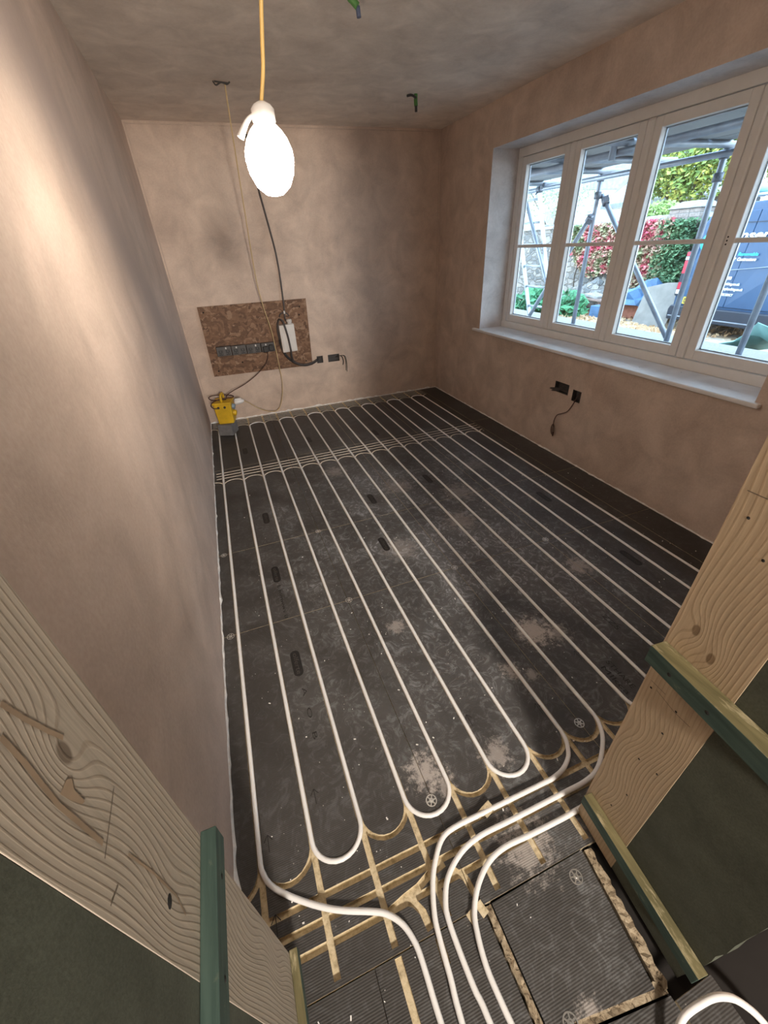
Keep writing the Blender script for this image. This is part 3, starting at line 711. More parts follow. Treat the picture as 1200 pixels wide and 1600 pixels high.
pa = smooth_path(lift(A_tail[::-1], up), 4)[::-1] + runs(0, 7) + smooth_path(lift(P8, up), 4)
pipe('heating_pipe', pa, 'white plastic underfloor heating pipe looping over the floor half beside the long blank wall', 'underfloor heating circuits')
mid_up = lambda i, n: 0.0088 if 4 < i else ZP + (0.0088 - ZP) * i / 4
tail16 = [(x, y, (ZP if i < 5 else 0.004 if i < 6 else 0.0088)) for i, (x, y) in enumerate(P16)]
pb = smooth_path(lift(P9, up), 4)[::-1] + runs(8, 15) + smooth_path(tail16, 4)
pipe('heating_pipe', pb, 'white plastic underfloor heating pipe looping over the floor half on the window side', 'underfloor heating circuits')
hp = smooth_path([(0.78, -4.60, 0.012), (0.85, -4.545, 0.02), (0.905, -4.515, 0.032), (0.96, -4.512, 0.042), (1.01, -4.520, 0.045), (1.05, -4.545, 0.036), (1.075, -4.60, 0.02), (1.08, -4.75, 0.009)], 6)
mb = MB(); mb.tube(hp, PR, 10); tag(mb.build('hall_pipe', M['pipe']), 'short bent white pipe end lying in the dark beyond the doorway', 'pipe')

# ================================================================== doorway the photo is taken through
# left jamb: faces +x
mb = MB(); mb.box(0.100, 0.131, -4.259, -4.116, 0.002, 2.06)
lp = tag(mb.build('door_lining_plank', M['plank_left'], bevel=0.0006), 'pale sawn timber plank lining the left side of the doorway, resinous brown streaks', 'plank')
mb = MB(); mb.lathe([(0.007, 0), (0.0055, 0.0003), (0, 0.0003)], (0.131, -4.214, 0.905), (1, 0, 0), 9); mb.build('nail_hole', M['dark_gap'], lp)
def mark(pts, w, parent, nrm, name='pencil_mark', mat_='stamp'):
    mb = MB(); n = Vector(nrm)
    for a, b in zip(pts, pts[1:]):
        a, b = Vector(a), Vector(b); t = (b - a).normalized(); s_ = t.cross(n) * w / 2
        mb.poly([a - s_ + n * 0.0004, a + s_ + n * 0.0004, b + s_ + n * 0.0004, b - s_ + n * 0.0004])
    return mb.build(name, M[mat_], parent, recalc=False)
M['pencil'] = plain('pencil', (0.16, 0.13, 0.10), 0.8)
PX = 0.131
mark([px(177, 1232, 0, PX), px(163, 1342, 0, PX)], 0.0018, lp, (1, 0, 0), mat_='pencil')
mark([px(184, 1383, 0, PX), px(172, 1416, 0, PX)], 0.0014, lp, (1, 0, 0), mat_='pencil')
M['plank_streak'] = plain('resin_streak', (0.36, 0.265, 0.18), 0.6, var=0.2)
mark([px(0, 1100, 0, PX), px(35, 1122, 0, PX), px(75, 1143, 0, PX), px(98, 1153, 0, PX)], 0.004, lp, (1, 0, 0), 'resin_streak', 'plank_streak')
mark([px(0, 1152, 0, PX), px(40, 1195, 0, PX), px(90, 1258, 0, PX), px(130, 1292, 0, PX), px(160, 1318, 0, PX)], 0.0045, lp, (1, 0, 0), 'resin_streak', 'plank_streak')
mb = MB(); mb.poly([px(*q, 0, PX + 0.0005) for q in ((104, 1218), (112, 1216), (116, 1234), (133, 1252), (128, 1257), (110, 1250), (94, 1241))]); mb.build('resin_pocket', M['plank_streak'], lp, recalc=False)
mark([px(200, 1335, 0, PX), px(240, 1365, 0, PX), px(275, 1400, 0, PX), px(290, 1430, 0, PX)], 0.0025, lp, (1, 0, 0), 'resin_streak', 'plank_streak')
mb = MB(); mb.box(0.100, 0.1305, NEAR, -4.2595, 0.002, 2.06)
tag(mb.build('plasterboard_panel', M['green_board']), 'dark green moisture-resistant plasterboard on the left side of the doorway', 'plasterboard')
def batten(name, pts8, label, holes, hn):
    mb = MB(); mb.hexa(pts8)
    for f in mb.bm.faces:
        pass
    o = mb.build(name, [M['batten_green'], M['batten_olive']], bevel=0.0012); tag(o, label, 'batten', 'battens nailed across the door lining')
    return o
def bx8(y0, y1, xw0, xi0, xw1, xi1, z0, z1):
    """y0 far end, y1 near end; xw = on the wall, xi = inner face (at the far and the near end)"""
    return [(xw1, y1, z0), (xi1, y1, z0), (xi0, y0, z0), (xw0, y0, z0), (xw1, y1, z1), (xi1, y1, z1), (xi0, y0, z1), (xw0, y0, z1)]
def hole(p_, n_, r, parent):
    mb = MB(); mb.lathe([(r, 0), (r * 0.8, 0.0005), (0, 0.0005)], p_, n_, 9); mb.build('nail_hole', M['dark_gap'], parent)
b1 = batten('batten', bx8(-4.112, -4.468, 0.1315, 0.152, 0.131, 0.151, 0.757, 0.800), 'green-stained timber batten standing out across the left door plank, upper one of two', [], 1)
for y in (-4.165, -4.262): hole((0.1522, y, 0.776), (1, 0, 0), 0.0035, b1)
b2 = batten('batten', bx8(-4.112, -4.468, 0.1315, 0.150, 0.131, 0.150, 0.062, 0.100), 'weathered olive batten low down on the left door plank, beside the floor', [], 1)
for p_ in b2.data.polygons: p_.material_index = 1 if p_.normal.z > 0.9 or p_.normal.y > 0.9 else 0
# right jamb: faces -x, not quite square to the room
JF = Vector((0.995, -4.117, 0)); JD = Vector((-0.085, -1.0, 0)).normalized(); JN = Vector((-1.0, 0.085, 0)).normalized()
def J(s, out, z): return JF + JD * s + JN * out + Vector((0, 0, z))
def jbox(s0, s1, o0, o1, z0, z1): return [J(s0, o0, z0), J(s1, o0, z0), J(s1, o1, z0), J(s0, o1, z0), J(s0, o0, z1), J(s1, o0, z1), J(s1, o1, z1), J(s0, o1, z1)]
mb = MB(); mb.hexa(jbox(0.0, 0.141, -0.03, 0.0, 0.002, 2.06))
rp = tag(mb.build('door_lining_plank', M['plank_right'], bevel=0.0006), 'knotty honey-coloured timber plank lining the right side of the doorway', 'plank')
edge = [(0.1415, 2.06), (0.1415, 0.004)]; z = 0.004
while z < 2.06: edge.append((0.352 + rnd.choice((0.0, 0.001, 0.002, 0.004)) * rnd.random(), z)); z += rnd.uniform(0.012, 0.05)
edge.append((0.352, 2.06))
mb = MB(); mb.prism([J(a_, -0.03, z_) for a_, z_ in edge], JN * 0.0293)
gb = tag(mb.build('plasterboard_panel', M['green_board']), 'dark green plasterboard on the right side of the doorway, its near edge broken', 'plasterboard')
b3 = batten('batten', [J(0.345, 0.0, 0.752), J(0.345, 0.036, 0.752), J(0.004, 0.036, 0.752), J(0.004, 0.0005, 0.752), J(0.345, 0.0, 0.796), J(0.345, 0.036, 0.796), J(0.004, 0.036, 0.796), J(0.004, 0.0005, 0.796)],
            'green batten with worn yellowish top across the right door plank, upper one of two', [], -1)
b4 = batten('batten', [J(0.368, 0.0, 0.113), J(0.368, 0.026, 0.113), J(0.012, 0.026, 0.113), J(0.012, 0.0005, 0.113), J(0.368, 0.0, 0.155), J(0.368, 0.026, 0.155), J(0.012, 0.026, 0.155), J(0.012, 0.0005, 0.155)],
            'green and olive batten low down across the right door plank, close to the floor', [], -1)
for b in (b3, b4):
    for p_ in b.data.polygons: p_.material_index = 1 if p_.normal.z > 0.9 else 0
for s_ in (0.055, 0.132): hole(J(s_, 0.0362, 0.772), JN, 0.0042, b3)
for (u, v) in ((1054, 1113), (1033, 1147), (1012, 1076), (1026, 1210), (996, 1187), (953, 1259), (978, 1243), (1163, 811), (1189, 877)):
    d = px(u, v, 0, 0.985); hole(d + (JF - d).dot(JN) * JN, JN, 0.0026, rp)
def jm(u, v):
    a = px(u, v, 0, 0.98); dirv = (a - CAM); t = (JF - CAM).dot(JN) / dirv.dot(JN); return CAM + dirv * t
mark([jm(1018, 1063), jm(1040, 1085)], 0.0012, rp, JN, mat_='pencil'); mark([jm(1026, 1078), jm(1054, 1113), jm(1078, 1136)], 0.0013, rp, JN, mat_='pencil')
mark([jm(1168, 766), jm(1200, 780)], 0.0015, rp, JN, mat_='pencil')

# ================================================================== lamp over the floor
LX, LY, LZ = 0.548, -3.0, 1.678
lamp = empty('work_lamp', (LX, LY, 1.60), 'brightly lit work lamp bulb hanging on a yellow cord below the ceiling', 'lamp')
mb = MB(); mb.lathe([(0.0, -0.085), (0.022, -0.081), (0.044, -0.064), (0.058, -0.036), (0.063, -0.008), (0.061, 0.012), (0.052, 0.034), (0.040, 0.050), (0.029, 0.060), (0.024, 0.064)], (LX, LY, LZ), (0, 0, 1), 28)
bl = mb.build('bulb', [M['bulb'], M['bulb_neck']], lamp)
for p_ in bl.data.polygons: p_.material_index = 1 if p_.center.z + wloc(bl).z > LZ + 0.006 else 0
mb = MB(); mb.lathe([(0.0255, 0.063), (0.029, 0.066), (0.029, 0.090), (0.022, 0.098), (0.010, 0.104), (0.0, 0.104)], (LX, LY, LZ), (0, 0, 1), 20)
mb.build('lamp_holder', M['white_plastic'], lamp)
cord = [(LX, LY, LZ + 0.102)] + [tuple(px(u, v, 1, y)) for (u, v, y) in ((411, 110, -3.01), (409.5, 55, -3.02), (408, 0, -3.03), (407, -60, -3.04))]
e_ = Vector(cord[-1]); cord += [(e_.x + 0.002, e_.y - 0.01, e_.z * 0.5 + H * 0.5), (e_.x + 0.003, e_.y - 0.02, H - 0.001)]
mb = MB(); mb.tube(smooth_path(cord, 5), 0.0048, 8); mb.build('cord', M['cable_yellow'], lamp)
mb = MB(); mb.tube(smooth_path([(LX - 0.024, LY, LZ + 0.080), (LX - 0.040, LY + 0.004, LZ + 0.070), (LX - 0.055, LY + 0.006, LZ + 0.052), (LX - 0.066, LY + 0.006, LZ + 0.036)], 4), lambda t: 0.004 + 0.005 * t, 8); mb.build('hanging_hook', M['white_plastic'], lamp)

# ================================================================== back wall: temporary power board
OS = empty('osb_board', (0.66, 0.0, 0.45), 'brown chipboard sheet screwed to the back wall, carrying sockets and cables', 'board')
mb = MB(); mb.prism([(0.157, -0.0015, 0.463), (1.141, -0.0015, 0.449), (1.163, -0.0015, 1.071), (0.168, -0.0015, 1.077)], (0, -0.018, 0)); mb.build('panel', M['osb'], OS)
for x, z in ((0.21, 1.03), (1.09, 1.005), (0.21, 0.51), (1.08, 0.50), (0.45, 0.565), (1.075, 0.935)):
    mb = MB(); mb.lathe([(0.008, 0), (0.006, 0.001), (0, 0.001)], (x, -0.0195, z), (0, -1, 0), 8); mb.build('screw_hole', M['dark_gap'], OS)
YO = -0.0198
def socket_unit(i):
    x0 = 0.236 + 0.1385 * i; zc = 0.690 - 0.003 * i
    e = empty('double_socket', (x0 + 0.069, YO, zc - 0.044), None, 'socket', 'surface sockets on the chipboard')
    mb = MB(); mb.box(x0 + 0.001, x0 + 0.137, YO - 0.038, YO - 0.0002, zc - 0.043, zc + 0.043); mb.build('back_box', M['grey_metal'], e, bevel=0.004)
    mb = MB(); mb.box(x0 + 0.003, x0 + 0.135, YO - 0.044, YO - 0.0382, zc - 0.041, zc + 0.041); mb.build('face_plate', M['grey_metal'], e, bevel=0.002)
    yf = YO - 0.0442
    for k_ in (-1, 1):
        xc = x0 + 0.069 + 0.033 * k_
        mb = MB(); mb.box(xc - 0.019, xc + 0.019, yf - 0.002, yf, zc - 0.034, zc + 0.012); mb.build('socket_face', M['black_plastic'], e, bevel=0.003)
        mb = MB(); mb.box(xc - 0.0025, xc + 0.0025, yf - 0.0026, yf - 0.0018, zc - 0.004, zc + 0.006)
        for q in (-1, 1): mb.box(xc + q * 0.011 - 0.0035, xc + q * 0.011 + 0.0035, yf - 0.0026, yf - 0.0018, zc - 0.021, zc - 0.016)
        mb.build('pin_slot', M['concrete'], e)
        mb = MB(); mb.box(xc - 0.006 - 0.012 * k_, xc + 0.006 - 0.012 * k_, yf - 0.005, yf, zc + 0.020, zc + 0.035); mb.build('rocker_switch', M['white_plastic'] if (k_ == 1) == (i % 2 == 0) else M['grey_metal'], e, bevel=0.001)
    return e
SL = ['dark metal double socket at the left end of the row on the chipboard', 'dark metal double socket second from the left in the row on the chipboard', 'dark metal double socket third from the left in the row on the chipboard', 'dark metal double socket at the right of the row, holding the black plug']
for i in range(4): socket_unit(i)['label'] = SL[i]
# plug and its lead to the transformer
plug = empty('mains_plug', (0.70, YO - 0.047, 0.65), 'black plug in the right-hand socket of the row on the chipboard', 'plug')
mb = MB(); mb.box(0.665, 0.715, YO - 0.082, YO - 0.0465, 0.642, 0.696); mb.build('plug_body', M['black_plastic'], plug, bevel=0.007)
mb = MB(); mb.box(0.722, 0.768, YO - 0.078, YO - 0.0465, 0.650, 0.705); mb.build('plug_body', M['black_plastic'], plug, bevel=0.007)
mb = MB(); mb.tube(smooth_path([(0.700, -0.095, 0.645), (0.695, -0.10, 0.60), (0.655, -0.115, 0.535), (0.55, -0.15, 0.46), (0.42, -0.20, 0.40), (0.30, -0.27, 0.372), (0.235, -0.32, 0.352), (0.215, -0.35, 0.325)], 6), 0.0042, 7); mb.build('lead', M['cable_brown'], plug)

# white enclosure with gland and cables
cu = empty('switch_enclosure', (0.925, YO, 0.60), 'white plastic switch enclosure fixed on the right of the chipboard', 'enclosure')
mb = MB(); mb.prism([(0.853, YO - 0.0004, 0.618), (0.998, YO - 0.0004, 0.622), (0.998, YO - 0.0004, 0.872), (0.853, YO - 0.0004, 0.866)], (0, -0.075, 0)); mb.build('housing', M['white_plastic'], cu, bevel=0.006)
mb = MB(); mb.prism([(0.868, YO - 0.0758, 0.628), (0.988, YO - 0.0758, 0.631), (0.988, YO - 0.0758, 0.808), (0.868, YO - 0.0758, 0.803)], (0, -0.006, 0)); mb.build('lid', M['white_plastic'], cu, bevel=0.003)
mb = MB(); mb.lathe([(0.022, 0), (0.022, 0.014), (0.026, 0.015), (0.026, 0.034), (0.018, 0.040), (0.012, 0.040)], (0.962, YO - 0.045, 0.872), (0, 0, 1), 14); mb.build('cable_gland', M['white_plastic'], cu)
def cable(name, pts, r, mat_, label, cat='cable', sub=6, group=None):
    mb = MB(); mb.tube(smooth_path(pts, sub), r, 8); return tag(mb.build(name, M[mat_]), label, cat, group)
D = YO - 0.006
cable('supply_cable', [(0.868, -0.010, H - 0.002), (0.872, -0.014, 2.15), (0.885, -0.030, 1.95), (0.908, -0.042, 1.76), (0.930, -0.036, 1.60), (0.946, -0.024, 1.47), (0.952, -0.017, 1.34), (0.950, -0.016, 1.20), (0.945, -0.022, 1.09), (0.937, -0.034, 0.98), (0.93, -0.045, 0.92), (0.945, -0.07, 0.885), (0.955, -0.068, 0.90)], 0.0075, 'cable_dark', 'dark grey cable running down the back wall from the ceiling to the white enclosure')
cable('loop_cable', [(0.845, -0.036, 0.735), (0.842, -0.040, 0.83), (0.865, -0.065, 0.915), (0.895, -0.10, 0.905), (0.905, -0.112, 0.86), (0.918, -0.112, 0.78), (0.925, -0.110, 0.70), (0.928, -0.107, 0.635), (0.930, -0.085, 0.57), (0.95, -0.05, 0.515), (1.02, -0.040, 0.475), (1.10, -0.040, 0.470), (1.17, -0.030, 0.485), (1.205, 0.006, 0.495)], 0.0095, 'cable_dark', 'thick grey cable hanging over the front of the white enclosure')
for i, (dz, lab) in enumerate(((0.0, 'black cable sweeping below the enclosure to the small wall box, lowest of the bundle'), (0.013, 'black cable sweeping below the enclosure to the small wall box, topmost of the bundle'))):
    cable('bundle_cable', [(0.845 + i * 0.012, D - 0.004, 0.80), (0.842 + i * 0.012, D - 0.006, 0.70), (0.865 + i * 0.012, D - 0.008, 0.60), (0.92, D - 0.01, 0.525 + dz), (0.985, D - 0.012, 0.478 + dz), (1.06, D - 0.014, 0.458 + dz), (1.14, D - 0.008, 0.466 + dz), (1.19, -0.012, 0.482 + dz), (1.212, 0.008, 0.49 + dz * 0.7)], 0.0075, 'black_plastic', lab, group='cables bundled to the wall box')
mb = MB(); mb.box(0.925, 0.940, -0.055, -0.030, 0.960, 0.985)
tag(mb.build('cable_clip', M['white_plastic'], bevel=0.002), 'small white clip holding the grey cable on the chipboard', 'clip')
mb = MB(); mb.tube([(0.925 + 0.045 * math.cos(a), -0.045, 0.935 + 0.035 * math.sin(a)) for a in [PI * j / 8 for j in range(9)]], 0.006, 7)
tag(mb.build('cable_bend', M['cable_dark']), 'short dark cable bend above the white enclosure', 'cable')

# wall boxes
def back_box(name, b, axis, sgn, wall, label, coil=False):
    u0, u1, v0, v1, dep = b; e = 0.0015; t = 0.002
    P = (lambda u, v, d: (wall + sgn * d, u, v)) if axis == 0 else (lambda u, v, d: (u, wall + sgn * d, v))
    o = empty(name, P((u0 + u1) / 2, v0, 0.0), label, 'wall box', 'recessed wall boxes'); mb = MB()
    def slab(a, b_, c, d_, e0, e1):
        p0, p1 = P(a, c, e0), P(b_, d_, e1); mb.box(*[f(p0[i], p1[i]) for i in range(3) for f in (min, max)])
    slab(u0 + e, u1 - e, v0 + e, v1 - e, dep - 0.002, dep - 0.001)
    slab(u0 + e, u1 - e, v0 + e, v0 + e + t, 0.003, dep - 0.002); slab(u0 + e, u1 - e, v1 - e - t, v1 - e, 0.003, dep - 0.002)
    slab(u0 + e, u0 + e + t, v0 + e, v1 - e, 0.003, dep - 0.002); slab(u1 - e - t, u1 - e, v0 + e, v1 - e, 0.003, dep - 0.002)
    mb.build('metal_box', M['grey_metal'], o)
    return o, P
o, P = back_box('back_box', BB1, 1, 1, 0.0, 'small square metal box sunk in the back wall, right of the chipboard')
mb = MB(); mb.tube([P(1.232 + 0.018 * math.cos(a), 0.488 + 0.018 * math.sin(a), 0.012 + 0.002 * i) for i, a in enumerate([PI * 2 * j / 12 for j in range(15)])], 0.003, 6); mb.build('coiled_wire', M['cable_dark'], o)
o, P = back_box('back_box', BB2, 1, 1, 0.0, 'wide metal box sunk in the back wall with wire tails hanging out')
for q in ((0.0, -0.055), (0.006, -0.05), (0.03, -0.115), (0.040, -0.13)):
    mb = MB(); mb.tube(smooth_path([P(1.40 + q[0] * 0.3, 0.49, 0.02), P(1.435 + q[0] * 0.4, 0.505, -0.012), P(1.462 + q[0], 0.495, -0.02), P(1.475 + q[0], 0.47 + q[1] * 0.4, -0.016), P(1.470 + q[0], 0.46 + q[1], -0.008)], 5), 0.0026, 6); mb.build('wire', M['black_plastic'], o)
o, P = back_box('back_box', BR1, 0, 1, W, 'wide dark metal box sunk below the window with grey wires across it')
for j, (a, b) in enumerate(((0.525, 0.500), (0.512, 0.49), (0.500, 0.508), (0.49, 0.50))):
    mb = MB(); mb.tube(smooth_path([P(-2.105, a, 0.015), P(-2.06, a + 0.010, 0.002), P(-2.02, b, -0.006), P(-1.975 + 0.012 * j, b - 0.012, -0.012), P(-1.945 if j == 0 else -1.985, b - 0.005, -0.014)], 5), 0.0035, 6); mb.build('wire', M['cable_dark'], o)
o, P = back_box('back_box', BR2, 0, 1, W, 'narrow dark metal box sunk below the window with one brown wire dangling')
dang = [P(-2.215, 0.52, 0.02), P(-2.21, 0.48, -0.004), P(-2.195, 0.43, -0.012), P(-2.165, 0.375, -0.016), P(-2.12, 0.345, -0.02), P(-2.075, 0.32, -0.018), P(-2.052, 0.28, -0.016), P(-2.048, 0.225, -0.014), P(-2.062, 0.165, -0.02), P(-2.078, 0.150, -0.03), P(-2.085, 0.185, -0.03), P(-2.065, 0.235, -0.024), P(-2.040, 0.225, -0.018), P(-2.032, 0.180, -0.012), P(-2.045, 0.150, -0.010), P(-2.06, 0.170, -0.010)]
mb = MB(); mb.tube(smooth_path(dang, 6), 0.0032, 7); mb.build('wire', M['cable_brown'], o)

# ================================================================== transformer on a block in the corner
blk_c, blk_r = Vector((0.170, -0.385, 0.0)), math.radians(-24)
bu = Vector((math.cos(blk_r), math.sin(blk_r), 0)); bv = Vector((-bu.y, bu.x, 0))
mb = MB(); mb.obox(blk_c + Vector((0, 0, 0.0625)), bu, bv, (0, 0, 1), 0.135, 0.15, 0.105)
tag(mb.build('concrete_block', M['concrete'], bevel=0.004), 'grey concrete block on the floor under the yellow transformer', 'block')
TR = empty('site_transformer', (0.19, -0.37, 0.1152), 'yellow site transformer with carrying handle standing on a grey block', 'transformer')
tc = Vector((0.185, -0.355, 0.0)); tr_ = math.radians(-12); tu = Vector((math.cos(tr_), math.sin(tr_), 0)); tv = Vector((-tu.y, tu.x, 0))
mb = MB(); z0, z1 = 0.1157, 0.302
lo = [tc + tu * a * 0.070 + tv * b * 0.075 + Vector((0, 0, z0)) for a, b in ((-1, -1), (1, -1), (1, 1), (-1, 1))]; hi = [tc + tu * a * 0.079 + tv * b * 0.084 + Vector((0, 0, z1)) for a, b in ((-1, -1), (1, -1), (1, 1), (-1, 1))]
mb.hexa(lo + hi); mb.build('body', M['yellow'], TR, bevel=0.008)
mb = MB(); mb.obox(tc + Vector((0, 0, 0.311)), tu, tv, (0, 0, 1), 0.172, 0.182, 0.017); mb.build('lid', M['yellow'], TR, bevel=0.005)
mb = MB(); mb.tube(smooth_path([tc - tv * 0.055 + Vector((0, 0, 0.318)), tc - tv * 0.055 + Vector((0, 0, 0.360)), tc - tv * 0.030 + Vector((0, 0, 0.378)), tc + tv * 0.030 + Vector((0, 0, 0.378)), tc + tv * 0.055 + Vector((0, 0, 0.360)), tc + tv * 0.055 + Vector((0, 0, 0.318))], 4), 0.011, 8); mb.build('handle', M['yellow'], TR)
fr_ = tc - tv * 0.0845
for a in (-0.035, 0.022):
    mb = MB(); mb.lathe([(0.011, 0.0), (0.011, 0.006), (0.007, 0.008), (0, 0.008)], fr_ + tu * a + Vector((0, 0, 0.277)), -tv, 12); mb.build('cable_entry', M['black_plastic'], TR)
sd = tc + tu * 0.076
for zz, mt in ((0.262, 'blue_socket'), (0.200, 'yellow')):
    mb = MB(); mb.lathe([(0.026, -0.004), (0.026, 0.024), (0.021, 0.026), (0.019, 0.014), (0, 0.014)], sd - tv * 0.015 + Vector((0, 0, zz)), tu + Vector((0, 0, -0.25)), 14)
    so = mb.build('outlet', M[mt], TR)
    mb = MB(); mb.lathe([(0.017, 0.0155), (0, 0.0155)], sd - tv * 0.015 + Vector((0, 0, zz)), tu + Vector((0, 0, -0.25)), 12); mb.build('outlet_mouth', M['dark_gap'], so)
mb = MB(); mb.tube(smooth_path([(0.215, -0.35, 0.324), (0.150, -0.385, 0.336), (0.085, -0.36, 0.340), (0.070, -0.31, 0.352), (0.12, -0.27, 0.352), (0.22, -0.28, 0.345), (0.285, -0.315, 0.336), (0.27, -0.345, 0.330), (0.18, -0.35, 0.334), (0.10, -0.385, 0.325), (0.075, -0.42, 0.300), (0.095, -0.445, 0.282), (0.130, -0.450, 0.278), (0.142, -0.444, 0.277)], 5), 0.0045, 7); mb.build('coiled_lead', M['cable_brown'], TR)
# plug of the lamp cable in the top outlet
lpz = [(0.277, -0.385, 0.285), (0.30, -0.385, 0.290)]
pl = empty('lamp_plug', (0.30, -0.385, 0.27), 'pale plug with cream lead pushed into the side of the transformer', 'plug')
mb = MB(); mb.lathe([(0.022, 0), (0.024, 0.03), (0.020, 0.06), (0.010, 0.085), (0.0, 0.085)], (0.288, -0.385, 0.292), (1, -0.10, 0.10), 14); mb.build('plug_body', M['sill_paint'], pl)
mb = MB(); mb.box(0.292, 0.352, -0.40, -0.372, 0.316, 0.327); mb.build('outlet_flap', M['sill_paint'], pl, bevel=0.002)
lead = [(0.368, -0.395, 0.300), (0.42, -0.36, 0.255), (0.50, -0.28, 0.165), (0.60, -0.17, 0.085), (0.68, -0.11, 0.062), (0.725, -0.095, 0.10), (0.765, -0.09, 0.20), (0.79, -0.085, 0.33), (0.79, -0.085, 0.48), (0.785, -0.09, 0.66), (0.775, -0.10, 0.83), (0.742, -0.14, 1.02), (0.715, -0.22, 1.22), (0.705, -0.34, 1.46), (0.70, -0.48, 1.70), (0.692, -0.66, 1.95), (0.684, -0.84, 2.17), (0.680, -0.955, 2.305)]
mb = MB(); mb.tube(smooth_path(lead, 6), 0.0042, 7); mb.build('lead', M['cable_cream'], pl)

# ceiling cable tails
def tail(name, x, y, label, mats_, hang, lean):
    e = empty(name, (x, y, H), label, 'cable', 'cable tails left in the ceiling')
    mb = MB(); mb.tube(smooth_path([(x, y, H + 0.01), (x, y, H - 0.02), (x + lean * 0.3, y, H - hang * 0.6), (x + lean, y - 0.005, H - hang)], 4), 0.013, 8); mb.build('sleeve', M[mats_[0]], e)
    mb = MB(); mb.tube(smooth_path([(x + lean, y - 0.005, H - hang), (x + lean * 1.1, y - 0.006, H - hang - 0.03)], 3), 0.0095, 8); mb.build('cable_end', M[mats_[1]], e)
    mb = MB(); mb.tube(smooth_path([(x - 0.065, y, H - 0.012), (x - 0.03, y - 0.003, H - 0.008), (x, y - 0.010, H - 0.022)], 4), 0.007, 7); mb.build('wire_tail', M[mats_[1]], e)
    return e
tail('ceiling_cable', 1.935, -0.90, 'dark green cable tail hanging from the ceiling near the window corner', ('cable_green', 'grey_metal'), 0.060, 0.0)
tail('ceiling_cable', 1.105, -2.085, 'bright green cable tail with blue end hanging from the ceiling, beyond the lamp', ('cable_green', 'cable_blue'), 0.045, 0.03)
mb = MB()
mb.tube(smooth_path([(0.615, -0.955, H - 0.006), (0.63, -0.94, H - 0.018), (0.66, -0.95, H - 0.008), (0.69, -0.955, H - 0.016), (0.71, -0.96, H - 0.006)], 4), 0.004, 6); mb.tube([(0.62, -0.97, H - 0.010), (0.70, -0.965, H - 0.014)], 0.004, 6)
tag(mb.build('ceiling_hook', M['grey_metal']), 'grey wire hook in the ceiling holding the cream lead', 'hook')

# ================================================================== outside the window
GP = [(2.96, 0.46), (4.9, 0.50), (6.3, 0.16), (8.4, -0.17), (10.0, -0.20), (45.0, -0.20)]
def gz(x):
    for (a, za), (b, zb) in zip(GP, GP[1:]):
        if x <= b: return za + (zb - za) * (max(x, a) - a) / (b - a)
    return GP[-1][1]
mb = MB(); xs = [2.96, 3.6, 4.3, 4.9, 5.3, 5.8, 6.3, 7.0, 7.7, 8.4, 9.2, 10.0, 14, 25, 45]; ys = [-14 + 1.5 * i for i in range(34)]
g = [[mb.bm.verts.new((x, y, gz(x) + (rnd.uniform(-0.015, 0.015) if x > 5 else 0))) for y in ys] for x in xs]
for i in range(len(xs) - 1):
    for j in range(len(ys) - 1): mb.bm.faces.new((g[i][j], g[i + 1][j], g[i + 1][j + 1], g[i][j + 1]))
tag(mb.build('ground', M['ground'], smooth=True), kind='structure')

def leaves(name, mat_, pts, size, parent=None):
    """scatter of small folded leaves; pts yields centre positions"""
    mb = MB()
    for c in pts:
        c = Vector(c); a = Vector((rnd.gauss(0, 1), rnd.gauss(0, 1), rnd.gauss(0, 1))).normalized(); b = a.orthogonal().normalized(); n = a.cross(b); s = size * rnd.uniform(0.6, 1.3)
        v = [mb.bm.verts.new(q) for q in (c - a * s, c + b * s * 0.55 + n * s * 0.2, c + a * s, c - b * s * 0.55 + n * s * 0.2)]
        mb.bm.faces.new((v[0], v[1], v[2])); mb.bm.faces.new((v[0], v[2], v[3]))
    o = mb.build(name, mat_, parent, recalc=False); o['kind'] = 'stuff'; return o
# fallen leaves
def litter():
    for i in range(1500):
        x = rnd.uniform(6.4, 9.7); y = rnd.uniform(0.6, 6.5); yield (x, y, gz(x) + rnd.uniform(0.005, 0.04))
M['leaf_fallen'] = leaf_mat('fallen_leaves', [(0.3, (0.28, 0.15, 0.07)), (0.5, (0.52, 0.34, 0.18)), (0.7, (0.68, 0.55, 0.40))])
o = leaves('fallen_leaves', M['leaf_fallen'], litter(), 0.06); tag(o, 'brown fallen leaves littering the gravel before the garden wall', 'leaves')

# garden wall with coping and pier
gw = empty('wall_garden', (10.0, 6.0, -0.2), kind='structure')
mb = MB(); mb.box(10.0, 10.35, 1.86, 14.0, -0.25, 1.62); mb.build('rubble_wall', M['stone'], gw)
y = 1.87
while y < 14:
    l = rnd.uniform(0.35, 0.6); mb = MB(); h = rnd.uniform(0.07, 0.13); mb.prism([(9.94, y, 1.622), (10.41, y, 1.622), (10.36, y, 1.622 + h), (10.0, y, 1.622 + h)], (0, l - 0.015, 0)); mb.build('coping_stone', M['coping'], gw, bevel=0.02); y += l
bc = None
for r in range(4):
    for c in range(3):
        for d in range(2):
            mb = MB(); y0 = 2.745 + c * 0.232; x0 = 9.86 + d * 0.30
            mb.box(x0, x0 + 0.285, y0, y0 + 0.222, 1.50 + r * 0.077, 1.50 + r * 0.077 + 0.066); mb.build('brick', M['brick'], gw, bevel=0.006)
mb = MB(); mb.box(9.868, 10.437, 2.753, 3.424, 1.49, 1.805); mb.build('pier_mortar', M['coping'], gw)
mb = MB(); mb.box(9.86, 10.445, 2.745, 3.432, -0.25, 1.49); mb.build('pier_base', M['stone'], gw)
